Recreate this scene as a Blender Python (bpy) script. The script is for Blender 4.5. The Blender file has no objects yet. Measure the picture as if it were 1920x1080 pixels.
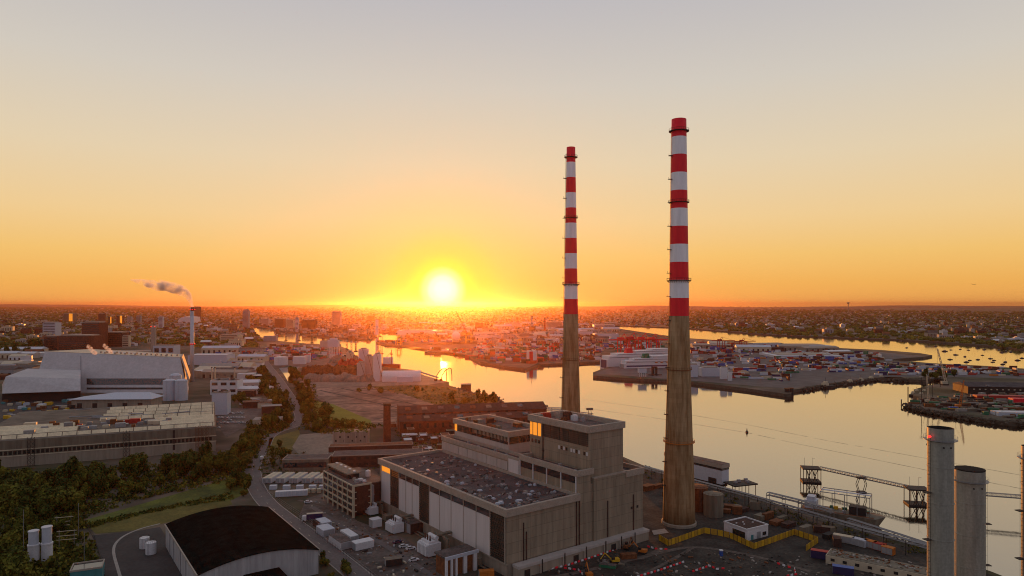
import bpy, bmesh, math, random
from mathutils import Vector, Matrix
from mathutils.geometry import tessellate_polygon
R = math.radians
random.seed(7)
scn = bpy.context.scene
C = scn.collection
# ------------------------------------------------------------------ camera, sky, sun, exposure
F, CX, HY, CZ, GZ = 1280.0, 960.0, 571.5, 116.0, 4.0
cam = bpy.data.objects.new('camera', bpy.data.cameras.new('camera')); C.objects.link(cam)
cam.location = (0, 0, CZ); cam.rotation_euler = (R(90), 0, 0)
cam.data.lens = 24.0; cam.data.sensor_width = 36.0; cam.data.shift_y = (HY - 540) / 1920.0
cam.data.clip_start = 1.0; cam.data.clip_end = 200000.0
scn.camera = cam
SUN_AZ, SUN_EL = math.atan2(830 - CX, F), R(1.25)
sdir = Vector((math.sin(SUN_AZ) * math.cos(SUN_EL), math.cos(SUN_AZ) * math.cos(SUN_EL), math.sin(SUN_EL)))
sl = bpy.data.lights.new('sun', 'SUN'); sl.energy = 6.2; sl.angle = R(0.6); sl.color = (1.0, 0.31, 0.045)
sun = bpy.data.objects.new('sun', sl); C.objects.link(sun)
sun.rotation_euler = sdir.to_track_quat('Z', 'Y').to_euler()
scn.view_settings.view_transform = 'Standard'; scn.view_settings.look = 'None'
scn.view_settings.exposure = 0.0; scn.view_settings.gamma = 1.0
scn.cycles.use_denoising = True; scn.cycles.denoiser = 'OPENIMAGEDENOISE'; scn.cycles.denoising_prefilter = 'ACCURATE'; scn.cycles.denoising_input_passes = 'RGB_ALBEDO_NORMAL'
scn.cycles.filter_width = 1.05; scn.cycles.use_adaptive_sampling = False
scn.cycles.max_bounces = 6; scn.cycles.volume_bounces = 1; scn.cycles.transparent_max_bounces = 8
def L(r, g, b, a=1.0):
    f = lambda c: (c / 255 / 12.92) if c <= 10 else ((c / 255 + .055) / 1.055) ** 2.4
    return (f(r), f(g), f(b), a)
W = bpy.data.worlds.new('World'); scn.world = W; W.use_nodes = True
nt = W.node_tree; nt.nodes.clear()
def N(nt, t, **k):
    n = nt.nodes.new(t)
    for a, b in k.items(): setattr(n, a, b)
    return n
def ramp(nt, stops, interp='LINEAR'):
    n = N(nt, 'ShaderNodeValToRGB'); e = n.color_ramp; e.interpolation = interp
    while len(e.elements) > 1: e.elements.remove(e.elements[-1])
    e.elements[0].position = stops[0][0]; e.elements[0].color = stops[0][1]
    for p, c in stops[1:]:
        q = e.elements.new(p); q.color = c
    return n
def M(nt, op, a, b=None, clamp=False):
    n = N(nt, 'ShaderNodeMath', operation=op, use_clamp=clamp)
    for i, x in enumerate((a, b)):
        if x is None: continue
        if isinstance(x, (int, float)): n.inputs[i].default_value = x
        else: nt.links.new(x, n.inputs[i])
    return n.outputs[0]
lk = nt.links.new
tc = N(nt, 'ShaderNodeTexCoord')
nrm = N(nt, 'ShaderNodeVectorMath', operation='NORMALIZE'); lk(tc.outputs['Generated'], nrm.inputs[0])
sep = N(nt, 'ShaderNodeSeparateXYZ'); lk(nrm.outputs[0], sep.inputs[0])
west = ramp(nt, [(0, L(243, 172, 88)), (.03, L(242, 180, 92)), (.07, L(243, 195, 113)), (.12, L(240, 205, 147)), (.2, L(229, 209, 175)),
                 (.3, L(211, 203, 191)), (.42, L(189, 186, 190)), (.55, L(172, 170, 174)), (1, L(148, 150, 162))])
east = ramp(nt, [(0, L(150, 138, 140)), (.2, L(162, 156, 164)), (.5, L(156, 156, 168)), (1, L(148, 150, 162))])
lk(sep.outputs[2], west.inputs[0]); lk(sep.outputs[2], east.inputs[0])
dsun = N(nt, 'ShaderNodeVectorMath', operation='DOT_PRODUCT'); lk(nrm.outputs[0], dsun.inputs[0]); dsun.inputs[1].default_value = sdir
t = M(nt, 'MULTIPLY_ADD', dsun.outputs['Value'], .8); t.node.inputs[2].default_value = .45; t.node.use_clamp = True
mx = N(nt, 'ShaderNodeMixRGB'); lk(t, mx.inputs[0]); lk(east.outputs[0], mx.inputs[1]); lk(west.outputs[0], mx.inputs[2])
ang = M(nt, 'MULTIPLY', M(nt, 'ARCCOSINE', M(nt, 'MINIMUM', dsun.outputs['Value'], .9999999)), 180 / math.pi / 24)
q = lambda d: d / 24
gl = ramp(nt, [(0, (1, 1, 1, 1)), (q(.5), (1, 1, .97, 1)), (q(1.0), (1, .98, .8, .98)), (q(1.5), (.98, .87, .36, .92)), (q(2.1), (.93, .76, .07, .8)), (q(3.4), (.95, .66, .06, .4)),
               (q(6), (.95, .62, .18, .2)), (q(12), (.90, .62, .30, .08)), (1, (.85, .65, .4, 0))], 'EASE')
lk(ang, gl.inputs[0])
mx2 = N(nt, 'ShaderNodeMixRGB'); lk(gl.outputs[1], mx2.inputs[0]); lk(mx.outputs[0], mx2.inputs[1]); lk(gl.outputs[0], mx2.inputs[2])
sky = N(nt, 'ShaderNodeTexSky', sky_type='NISHITA'); sky.sun_disc = False; sky.sun_elevation = SUN_EL; sky.sun_rotation = SUN_AZ
bgs = N(nt, 'ShaderNodeBackground'); lk(sky.outputs[0], bgs.inputs[0]); bgs.inputs[1].default_value = 0.01
bg = N(nt, 'ShaderNodeBackground'); lk(mx2.outputs[0], bg.inputs[0]); bg.inputs[1].default_value = 0.97
ad = N(nt, 'ShaderNodeAddShader'); lk(bg.outputs[0], ad.inputs[0]); lk(bgs.outputs[0], ad.inputs[1])
out = N(nt, 'ShaderNodeOutputWorld'); lk(ad.outputs[0], out.inputs[0])

# ------------------------------------------------------------------ helpers
def P(px, py, h=0.0, base=GZ):
    """point at height h above the quay whose direction from the camera is (px, py) in the 1920-wide frame"""
    z = base + h; D = (CZ - z) * F / (py - HY)
    return Vector(((px - CX) / F * D, D, z))
def hz(px, py, D):      # height above the quay of a pixel at depth D
    return CZ - GZ - (py - HY) / F * D
def inpoly(x, y, poly):
    r = False; j = len(poly) - 1
    for i in range(len(poly)):
        xi, yi = poly[i]; xj, yj = poly[j]
        if (yi > y) != (yj > y) and x < (xj - xi) * (y - yi) / (yj - yi) + xi: r = not r
        j = i
    return r
def rot2(x, y, a): return (x * math.cos(a) - y * math.sin(a), x * math.sin(a) + y * math.cos(a))
class MB:
    def __init__(s): s.v = []; s.f = []; s.m = []
    def quad(s, pts, m=0):
        b = len(s.v); s.v += [tuple(p) for p in pts]; s.f.append(tuple(range(b, b + len(pts)))); s.m.append(m); return s
    def box(s, x0, x1, y0, y1, z0, z1, m=0, top=None):
        b = len(s.v)
        s.v += [(x0, y0, z0), (x1, y0, z0), (x1, y1, z0), (x0, y1, z0), (x0, y0, z1), (x1, y0, z1), (x1, y1, z1), (x0, y1, z1)]
        for i, f in enumerate(((0, 3, 2, 1), (4, 5, 6, 7), (0, 1, 5, 4), (1, 2, 6, 5), (2, 3, 7, 6), (3, 0, 4, 7))):
            s.f.append(tuple(b + k for k in f)); s.m.append(top if (top is not None and i == 1) else m)
        return s
    def rbox(s, cx, cy, z0, z1, sx, sy, a=0, m=0, top=None):
        b = len(s.v); s.box(-sx / 2, sx / 2, -sy / 2, sy / 2, z0, z1, m, top)
        for i in range(b, b + 8):
            x, y, z = s.v[i]; x, y = rot2(x, y, a); s.v[i] = (x + cx, y + cy, z)
        return s
    def prism(s, poly, z0, z1, m=0, top=None, bottom=True):
        a = sum(poly[i][0] * poly[(i + 1) % len(poly)][1] - poly[(i + 1) % len(poly)][0] * poly[i][1] for i in range(len(poly)))
        if a < 0: poly = poly[::-1]
        n = len(poly); b = len(s.v)
        s.v += [(p[0], p[1], z0) for p in poly] + [(p[0], p[1], z1) for p in poly]
        for i in range(n):
            j = (i + 1) % n; s.f.append((b + i, b + j, b + n + j, b + n + i)); s.m.append(m)
        for t in tessellate_polygon([[Vector((p[0], p[1], 0)) for p in poly]]):
            A, B, D_ = [poly[k] for k in t]
            if (B[0] - A[0]) * (D_[1] - A[1]) - (B[1] - A[1]) * (D_[0] - A[0]) < 0: t = (t[0], t[2], t[1])
            s.f.append(tuple(b + n + k for k in t)); s.m.append(m if top is None else top)
            if bottom: s.f.append(tuple(b + k for k in reversed(t))); s.m.append(m)
        return s
    def bar(s, a, b, w=.3, m=0, n=4):
        a, b = Vector(a), Vector(b); d = b - a
        if d.length < 1e-6: return s
        d.normalize(); u = d.orthogonal().normalized(); v = d.cross(u); k = len(s.v)
        for p in (a, b):
            for i in range(n):
                t = 2 * math.pi * (i + .5) / n; s.v.append(tuple(p + (u * math.cos(t) + v * math.sin(t)) * w / 2))
        for i in range(n):
            j = (i + 1) % n; s.f.append((k + i, k + j, k + n + j, k + n + i)); s.m.append(m)
        s.f.append(tuple(k + i for i in reversed(range(n)))); s.m.append(m)
        s.f.append(tuple(k + n + i for i in range(n))); s.m.append(m)
        return s
    def lathe(s, prof, n=32, m=0, cx=0, cy=0, mats=None, cap=True):
        b = len(s.v)
        for r, z in prof:
            for i in range(n):
                t = 2 * math.pi * i / n; s.v.append((cx + r * math.cos(t), cy + r * math.sin(t), z))
        for k in range(len(prof) - 1):
            for i in range(n):
                j = (i + 1) % n
                s.f.append((b + k * n + i, b + k * n + j, b + (k + 1) * n + j, b + (k + 1) * n + i)); s.m.append(mats[k] if mats else m)
        if cap:
            s.f.append(tuple(b + (len(prof) - 1) * n + i for i in range(n))); s.m.append(m)
            s.f.append(tuple(b + i for i in reversed(range(n)))); s.m.append(m)
        return s
    def ball(s, c, rx, ry, rz, m=0, n=8, k=5, jit=0.0):
        b = len(s.v)
        for i in range(k + 1):
            th = math.pi * i / k
            for j in range(n):
                ph = 2 * math.pi * j / n; q = 1 + random.uniform(-jit, jit)
                s.v.append((c[0] + rx * q * math.sin(th) * math.cos(ph), c[1] + ry * q * math.sin(th) * math.sin(ph), c[2] + rz * q * math.cos(th)))
        for i in range(k):
            for j in range(n):
                j2 = (j + 1) % n; s.f.append((b + i * n + j, b + (i + 1) * n + j, b + (i + 1) * n + j2, b + i * n + j2)); s.m.append(m)
        return s
    def hull(s, pts, m=0):
        bm = bmesh.new(); vs = [bm.verts.new(p) for p in pts]
        r = bmesh.ops.convex_hull(bm, input=vs)
        bm.verts.index_update(); b = len(s.v)
        s.v += [tuple(v.co) for v in bm.verts]
        for f in bm.faces: s.f.append(tuple(b + v.index for v in f.verts)); s.m.append(m)
        bm.free(); return s
    def mesh(s, name, mats, smooth=False):
        me = bpy.data.meshes.new(name); me.from_pydata(s.v, [], s.f)
        for m in (mats if isinstance(mats, (list, tuple)) else [mats]): me.materials.append(m)
        me.polygons.foreach_set('material_index', s.m)
        if smooth: me.polygons.foreach_set('use_smooth', [True] * len(s.f))
        me.update(); return me
def tag(o, label=None, cat=None, group=None, kind=None):
    if label: o['label'] = label
    if cat: o['category'] = cat
    if group: o['group'] = group
    if kind: o['kind'] = kind
    return o
def thing(name, label, cat, loc=(0, 0, 0), rz=0.0, group=None):
    o = bpy.data.objects.new(name, None); C.objects.link(o); o.empty_display_size = .5
    o.location = loc; o.rotation_euler = (0, 0, rz); return tag(o, label, cat, group)
def part(name, mb, mats, parent, smooth=False, label=None, loc=None):
    me = mb if isinstance(mb, bpy.types.Mesh) else mb.mesh(name, mats, smooth)
    o = bpy.data.objects.new(name, me); C.objects.link(o); o.parent = parent
    if loc is not None: o.location = loc
    if label: o['label'] = label
    return o
def solo(name, mb, mats, label, cat, loc=(0, 0, 0), rz=0.0, group=None, smooth=False, kind=None):
    me = mb if isinstance(mb, bpy.types.Mesh) else mb.mesh(name, mats, smooth)
    o = bpy.data.objects.new(name, me); C.objects.link(o); o.location = loc; o.rotation_euler = (0, 0, rz)
    return tag(o, label, cat, group, kind)
def dup(root, loc, rz=None, label=None, scale=None, group=None):
    r = root.copy(); C.objects.link(r); r.location = loc
    if rz is not None: r.rotation_euler = (0, 0, rz)
    if label: r['label'] = label
    if group: r['group'] = group
    if scale: r.scale = (scale,) * 3 if isinstance(scale, (int, float)) else scale
    for ch in list(root.children):
        c = ch.copy(); C.objects.link(c); c.parent = r
        for g in ch.children:
            d = g.copy(); C.objects.link(d); d.parent = c
    return r
# ------------------------------------------------------------------ materials
def mat(name, col, rough=.8, metal=0.0, var=.25, scale=.3, col2=None, streak=False, bump=0.0, spec=.3, thr=(.35, .65), fine=None):
    m = bpy.data.materials.new(name); m.use_nodes = True; t = m.node_tree
    b = t.nodes['Principled BSDF']; b.inputs['Roughness'].default_value = rough; b.inputs['Metallic'].default_value = metal
    b.inputs['Specular IOR Level'].default_value = spec
    c1 = tuple(col) + (1,); c2 = tuple(col2) + (1,) if col2 else tuple(x * (1 - var) for x in col) + (1,)
    tcn = N(t, 'ShaderNodeTexCoord'); mp = N(t, 'ShaderNodeMapping'); t.links.new(tcn.outputs['Object'], mp.inputs[0])
    if streak: mp.inputs['Scale'].default_value = (1, 1, .11)
    no = N(t, 'ShaderNodeTexNoise'); no.inputs['Scale'].default_value = scale; no.inputs['Detail'].default_value = 6; no.inputs['Roughness'].default_value = .65
    t.links.new(mp.outputs[0], no.inputs[0])
    rp = ramp(t, [(thr[0], c2), (thr[1], c1)]); t.links.new(no.outputs[0], rp.inputs[0]); o = rp.outputs[0]
    if fine:
        n2 = N(t, 'ShaderNodeTexNoise'); n2.inputs['Scale'].default_value = fine[0]; n2.inputs['Detail'].default_value = 4; t.links.new(tcn.outputs['Object'], n2.inputs[0])
        r2 = ramp(t, [(.38, (1 - fine[1],) * 3 + (1,)), (.62, (1, 1, 1, 1))]); t.links.new(n2.outputs[0], r2.inputs[0])
        mm = N(t, 'ShaderNodeMixRGB', blend_type='MULTIPLY'); mm.inputs[0].default_value = 1; t.links.new(o, mm.inputs[1]); t.links.new(r2.outputs[0], mm.inputs[2]); o = mm.outputs[0]
    t.links.new(o, b.inputs['Base Color'])
    if bump:
        bp = N(t, 'ShaderNodeBump'); bp.inputs['Strength'].default_value = bump; t.links.new(no.outputs[0], bp.inputs['Height']); t.links.new(bp.outputs[0], b.inputs['Normal'])
    return m
def panelled(name, col, bw, bh, joint=.05, mort=.45, var=.12, streak=.3, rough=.85, rust=None):
    """cladding or cast concrete with a grid of joints and rain streaks, works on both wall directions"""
    m = mat(name, col, rough, var=streak, scale=.5, streak=True, col2=rust); t = m.node_tree; b = t.nodes['Principled BSDF']
    src = b.inputs['Base Color'].links[0].from_socket
    tcn = N(t, 'ShaderNodeTexCoord'); sp = N(t, 'ShaderNodeSeparateXYZ'); t.links.new(tcn.outputs['Object'], sp.inputs[0])
    cb = N(t, 'ShaderNodeCombineXYZ'); t.links.new(M(t, 'ADD', sp.outputs[0], sp.outputs[1]), cb.inputs[0]); t.links.new(sp.outputs[2], cb.inputs[1])
    br = N(t, 'ShaderNodeTexBrick'); br.offset = 0; t.links.new(cb.outputs[0], br.inputs[0]); br.inputs['Scale'].default_value = 1
    br.inputs['Brick Width'].default_value = bw; br.inputs['Row Height'].default_value = bh; br.inputs['Mortar Size'].default_value = joint
    br.inputs['Color1'].default_value = (1, 1, 1, 1); br.inputs['Color2'].default_value = (1 - var,) * 3 + (1,); br.inputs['Mortar'].default_value = (mort,) * 3 + (1,)
    mm = N(t, 'ShaderNodeMixRGB', blend_type='MULTIPLY'); mm.inputs[0].default_value = 1
    t.links.new(src, mm.inputs[1]); t.links.new(br.outputs[0], mm.inputs[2]); t.links.new(mm.outputs[0], b.inputs['Base Color'])
    return m
def emis(name, col, st):
    m = mat(name, tuple(c * .5 for c in col)); b = m.node_tree.nodes['Principled BSDF']
    b.inputs['Emission Color'].default_value = tuple(col) + (1,); b.inputs['Emission Strength'].default_value = st; return m
K = {}
K['conc'] = panelled('cast_concrete', (.32, .262, .19), 6.2, 4.6, .08, .58, .14, .3)
K['conc_plain'] = mat('plain_concrete', (.33, .28, .22), .85, var=.3, scale=.4, streak=True)
K['fascia'] = mat('fascia_concrete', (.40, .34, .28), .8, var=.2, scale=.5, fine=(2.5, .2))
K['pale'] = panelled('pale_cladding', (.46, .41, .38), 5.5, 12, .05, .7, .1, .15)
K['white_panel'] = panelled('white_profiled_sheet', (.62, .57, .56), 3.2, 40, .05, .8, .06, .1, .6)
K['louvre'] = panelled('dark_louvres', (.07, .062, .05), 5, .9, .12, .4, .3, .5, .6)
K['glass'] = mat('window_glass', (.03, .03, .03), .12, var=.3, spec=.8)
K['roof'] = mat('felt_roof', (.10, .085, .09), .9, var=.5, scale=.12, col2=(.05, .042, .045), fine=(1.2, .4))
K['roof2'] = mat('gravel_roof', (.16, .13, .12), .9, var=.5, scale=.2, fine=(1.5, .4))
K['white'] = mat('white_paint', (.68, .67, .69), .5, var=.12, scale=.6, fine=(2, .12))
K['white_b'] = mat('bluish_white_paint', (.5, .53, .6), .5, var=.15, scale=.8)
K['grey'] = mat('grey_paint', (.3, .3, .31), .6, var=.2)
K['steel'] = mat('galvanised_steel', (.28, .28, .29), .45, .5, var=.3, scale=1)
K['dark'] = mat('dark_steel', (.03, .026, .024), .7, var=.4, scale=1)
K['rust'] = mat('rusty_steel', (.22, .08, .03), .85, var=.6, scale=.6)
K['red'] = mat('red_paint', (.84, .012, .03), .6, var=.2, scale=.3, streak=True)
K['redw'] = mat('worn_red_paint', (.45, .03, .02), .6, var=.3, scale=.6)
K['whiteband'] = mat('white_band_paint', (.90, .88, .92), .6, var=.2, scale=.3, streak=True)
K['shaft'] = panelled('weathered_shaft', (.40, .275, .15), 3, 2.4, .07, .8, .14, .5, .9, rust=(.20, .11, .045))
K['brick'] = mat('red_brick', (.22, .065, .035), .9, var=.55, scale=.35, fine=(1.5, .35))
K['brickd'] = mat('dark_brick', (.09, .045, .035), .9, var=.5, scale=.35, fine=(1.5, .3))
K['asphalt'] = mat('asphalt', (.055, .05, .05), .85, var=.35, scale=.08, fine=(.7, .25))
K['road'] = mat('road_asphalt', (.15, .13, .125), .8, var=.2, scale=.1, fine=(.9, .2))
K['yard'] = mat('stained_yard', (.17, .14, .12), .85, var=.6, scale=.05, col2=(.06, .05, .045), fine=(.6, .35))
K['rubble'] = mat('rubble_ground', (.08, .068, .055), .95, var=.6, scale=.09, col2=(.022, .02, .017), fine=(.8, .45))
K['kerb'] = mat('kerb_concrete', (.32, .29, .26), .8)
K['grass'] = mat('rough_grass', (.15, .17, .02), .95, var=.5, scale=.06, col2=(.045, .06, .01), fine=(.8, .35))
K['grassy'] = mat('dry_grass', (.17, .14, .028), .95, var=.3, scale=.08, col2=(.09, .085, .015), fine=(.8, .3))
K['sand'] = mat('sandy_ground', (.27, .22, .17), .95, var=.3, scale=.05, fine=(.4, .2))
K['orange'] = mat('orange_paint', (.55, .16, .02), .55, var=.3, scale=.8)
K['yellow'] = mat('yellow_paint', (.62, .36, .02), .55, var=.2, scale=.8)
K['blue'] = mat('blue_paint', (.03, .09, .35), .5, var=.2)
K['green'] = mat('green_paint', (.03, .16, .08), .6, var=.3)
K['teal'] = mat('teal_paint', (.06, .25, .27), .6, var=.3)
K['navy'] = mat('navy_paint', (.03, .025, .09), .5, var=.2)
K['cream'] = mat('cream_paint', (.55, .47, .34), .6, var=.2)
K['tank'] = mat('weathered_tank', (.20, .17, .125), .8, var=.4, scale=.4, streak=True)
K['bark'] = mat('bark', (.06, .045, .03), .95)
K['lit'] = emis('emissive_sun_glow', (1.0, .33, .03), .85)  # emission imitates low sun on glazing, no lamps behind it
K['lamp_red'] = emis('red_warning_lamp', (1.0, .02, .02), 3.0)
K['lamp_warm'] = emis('warm_lamp', (1.0, .55, .2), 8.0)
def leafmat(name, c1, c2):
    m = mat(name, c1, .9, var=.4, scale=.25, col2=c2, thr=(.4, .6), spec=.1); return m
K['leaf1'] = leafmat('leaf_green', (.15, .15, .022), (.04, .05, .01))
K['leaf2'] = leafmat('leaf_olive', (.22, .18, .026), (.065, .065, .012))
K['leaf3'] = leafmat('leaf_dark', (.08, .095, .018), (.024, .032, .008))
# ------------------------------------------------------------------ water and land
LAND = [(2300, 1500), (2060, 1140), (1920, 1096), (1860, 1072), (1742, 1031), (1612, 985), (1500, 958), (1400, 926), (1300, 897), (1205, 872), (1130, 840), (1096, 782), (1000, 772),
        (940, 768), (925, 763), (937, 752), (925, 741), (890, 737), (862, 730), (841, 722), (842, 716), (800, 706), (778, 694), (752, 691), (722, 688), (700, 680), (668, 668), (655, 655), (640, 650), (640, 645), (610, 648), (597, 645), (575, 644),
        (552, 642), (530, 640), (493, 637), (480, 630), (476, 622), (466, 613),
        (466, 610.5), (506, 615), (515, 620), (558, 622.5), (586, 628), (632, 633), (690, 636), (707, 630), (706, 622.5), (744, 622.5), (750, 628), (756, 634), (800, 632.5), (830, 633), (812, 638), (760, 637.5), (712, 638), (705, 641), (722, 645.5), (752, 648), (800, 645), (850, 641), (896, 641),
        (893, 652), (850, 654), (797, 656), (796, 660), (850, 659), (880, 668), (900, 678), (925, 682), (945, 686), (985, 691), (1008, 682), (1055, 681), (1128, 677),
        (1150, 684), (1112, 698), (1112, 704), (1150, 707), (1200, 710), (1250, 712), (1300, 716), (1400, 728), (1470, 738), (1484, 738), (1484, 731), (1505, 728), (1560, 719), (1640, 709), (1665, 706), (1690, 707), (1702, 711), (1735, 712), (1755, 708),
        (1775, 712), (1772, 718), (1742, 722), (1714, 730), (1712, 742), (1735, 747), (1700, 757), (1740, 768), (1800, 778), (1860, 787), (1895, 791), (1925, 791), (2300, 830),
        (2300, 720), (1920, 691), (1850, 686), (1750, 681), (1700, 677), (1665, 675), (1690, 672), (1730, 669.5), (1748, 666), (1725, 662), (1650, 656), (1520, 650), (1440, 645), (1380, 640), (1290, 634), (1240, 628), (1160, 616), (1100, 612),
        (1160, 610), (1290, 615), (1350, 620), (1440, 627), (1560, 632), (1680, 636), (1780, 642), (1860, 648), (1930, 655), (2300, 690), (2500, 576.2), (-600, 576.2), (-700, 640), (-900, 1500)]
BAY = [(1100, 612), (1160, 616), (1240, 628), (1290, 634)]
DOCK = [(523, 690), (562, 687.5), (560, 690), (548, 697), (545, 705), (553, 718), (542, 719), (532, 702)]
wm = bpy.data.materials.new('estuary_water'); wm.use_nodes = True; t_ = wm.node_tree; b_ = t_.nodes['Principled BSDF']
b_.inputs['Base Color'].default_value = (.40, .355, .29, 1); b_.inputs['Metallic'].default_value = 1.0; b_.inputs['Roughness'].default_value = .09
c_ = N(t_, 'ShaderNodeTexCoord'); mp_ = N(t_, 'ShaderNodeMapping'); mp_.inputs['Scale'].default_value = (1, .55, 1); t_.links.new(c_.outputs['Object'], mp_.inputs[0])
n_ = N(t_, 'ShaderNodeTexNoise'); n_.inputs['Scale'].default_value = .35; n_.inputs['Detail'].default_value = 5; t_.links.new(mp_.outputs[0], n_.inputs[0])
n2_ = N(t_, 'ShaderNodeTexNoise'); n2_.inputs['Scale'].default_value = .011; n2_.inputs['Detail'].default_value = 5; t_.links.new(mp_.outputs[0], n2_.inputs[0])
bp_ = N(t_, 'ShaderNodeBump'); bp_.inputs['Strength'].default_value = .07; bp_.inputs['Distance'].default_value = .35; t_.links.new(n_.outputs[0], bp_.inputs['Height']); t_.links.new(bp_.outputs[0], b_.inputs['Normal'])
rr_ = ramp(t_, [(.35, (.045,) * 3 + (1,)), (.65, (.085,) * 3 + (1,))]); t_.links.new(n2_.outputs[0], rr_.inputs[0]); t_.links.new(rr_.outputs[0], b_.inputs['Roughness'])
solo('water', MB().quad([(-48000, -1500, 0), (48000, -1500, 0), (48000, 34000, 0), (-48000, 34000, 0)]), wm, None, None, kind='structure')
lm = mat('land_cover', (.15, .115, .085), .95, scale=.006, col2=(.045, .05, .02), thr=(.42, .58), fine=(.03, .5))
quaym = mat('quay_wall', (.10, .08, .06), .9, var=.4, scale=.3)
mb = MB(); poly = [tuple(P(x, y)[:2]) for x, y in LAND]
mb.prism(poly, -1.5, GZ, 1, 0, bottom=False)
solo('land', mb, [lm, quaym], None, None, kind='structure')
def sheet(name, pts, m, dz=.03, label=None):
    mb = MB().prism([tuple(P(x, y)[:2]) for x, y in pts], GZ + dz - .02, GZ + dz, bottom=False)
    return solo(name, mb, m, label, None, kind='structure')
hm = mat('far_hills', (.10, .085, .06), .95, scale=.002, col2=(.06, .06, .03))
def hill(px0, px1, D, hmax, seed):
    r = random.Random(seed); mb = MB(); n = 40; X0 = (px0 - CX) / F * D; X1 = (px1 - CX) / F * D
    hs = []
    for i in range(n + 1):
        t = i / n; hs.append(hmax * math.sin(math.pi * t) ** .8 * (.72 + .28 * math.sin(3 + seed + t * 9) + r.uniform(-.04, .04)))
    for i in range(n):
        xa = X0 + (X1 - X0) * i / n; xb = X0 + (X1 - X0) * (i + 1) / n
        mb.quad([(xa, D - 3500, GZ), (xb, D - 3500, GZ), (xb, D, GZ + hs[i + 1]), (xa, D, GZ + hs[i])])
        mb.quad([(xa, D, GZ + hs[i]), (xb, D, GZ + hs[i + 1]), (xb, D + 3500, GZ), (xa, D + 3500, GZ)])
    solo('hill', mb, hm, None, None, kind='structure', smooth=True)
hill(-500, 700, 27000, 135, 1); hill(300, 1250, 30000, 118, 2); hill(1000, 1750, 17000, 118, 3); hill(1500, 2450, 21000, 160, 4); hill(1650, 2300, 13000, 128, 5)
# ground sheets
road_px_c = [(484, 655), (492, 668), (502, 684), (520, 707), (541, 738), (556, 764), (563, 784), (551, 798), (522, 808), (503, 820), (494, 838), (481, 858), (474, 880), (480, 912), (500, 942), (536, 972), (578, 1003), (626, 1042), (690, 1096), (760, 1160)]
def ribbon(name, pxs, w, m, dz=.05, kind='structure', kerb=True):
    pts = [P(x, y) for x, y in pxs]; fine = []
    for i in range(len(pts) - 1):
        p0, p1, p2, p3 = pts[max(i - 1, 0)], pts[i], pts[i + 1], pts[min(i + 2, len(pts) - 1)]
        for k in range(5):
            t = k / 5; fine.append(.5 * ((2 * p1) + (p2 - p0) * t + (2 * p0 - 5 * p1 + 4 * p2 - p3) * t * t + (3 * p1 - p0 - 3 * p2 + p3) * t ** 3))
    fine.append(pts[-1]); Lf, Rt, cs = [], [], []
    for i, p in enumerate(fine):
        d = (fine[min(i + 1, len(fine) - 1)] - fine[max(i - 1, 0)]); d.z = 0; d.normalize(); n = Vector((-d.y, d.x, 0))
        Lf.append(p + n * w / 2); Rt.append(p - n * w / 2); cs.append((p, d, n))
    mb = MB(); z = Vector((0, 0, dz))
    for i in range(len(fine) - 1): mb.quad([Rt[i] + z, Rt[i + 1] + z, Lf[i + 1] + z, Lf[i] + z])
    solo(name, mb, m, None, None, kind=kind)
    if kerb:
        kb = MB()
        for i in range(len(fine) - 1):
            for s in (1, -1):
                a, d, n = cs[i]; b2, d2, n2 = cs[i + 1]
                q0, q1 = a + n * s * w / 2, b2 + n2 * s * w / 2; q2, q3 = b2 + n2 * s * (w / 2 + .5), a + n * s * (w / 2 + .5); h = Vector((0, 0, .17))
                kb.quad([q0 + h, q1 + h, q2 + h, q3 + h]); kb.quad([q0, q1, q1 + h, q0 + h]); kb.quad([q2, q3, q3 + h, q2 + h])
        solo('kerb', kb, K['kerb'], None, None, kind='structure')
    return cs
road_cs = ribbon('road', road_px_c, 9.5, K['road'], .05)
mk = MB()
for i in range(0, len(road_cs) - 1, 2):
    p, d, n = road_cs[i]; z = Vector((0, 0, .06)); mk.quad([p - n * .09 + z, p + d * 2.6 - n * .09 + z, p + d * 2.6 + n * .09 + z, p + n * .09 + z])
solo('road_marking', mk, K['cream'], None, None, kind='structure')
sheet('yard', [(575, 935), (605, 925), (665, 975), (760, 1010), (830, 1060), (900, 1200), (760, 1130), (640, 1030), (560, 968)], K['yard'], .03)
sheet('ground', [(700, 880), (950, 1100), (1000, 1200), (2200, 1450), (2060, 1150), (1740, 1036), (1500, 964), (1300, 903), (1190, 875), (1090, 800), (1000, 782), (740, 800), (700, 830)], K['rubble'], .02)
sheet('grass_field', [(150, 978), (300, 935), (420, 900), (462, 885), (470, 920), (435, 938), (300, 960), (175, 985)], K['grass'], .03)
sheet('dry_grass_strip', [(168, 990), (250, 968), (340, 950), (432, 938), (436, 946), (330, 976), (255, 994), (180, 1001)], K['grassy'], .05)
sheet('yard', [(172, 1004), (255, 996), (300, 988), (380, 1120), (380, 1300), (200, 1300), (196, 1060)], K['asphalt'], .04)
ribbon('path', [(300, 982), (262, 992), (228, 1008), (213, 1030), (222, 1070), (235, 1110)], 1.2, K['kerb'], .06, kerb=False)
ribbon('path', [(-40, 922), (20, 912), (90, 897)], 6, K['road'], .05, kerb=False)
sheet('yard', [(590, 726), (690, 724), (760, 740), (846, 770), (800, 778), (740, 790), (690, 792), (600, 750), (578, 735)], mat('concrete_pads', (.30, .22, .17), .9, scale=.015, col2=(.13, .09, .06), fine=(.12, .45)), .06)
pb = MB()
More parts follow.
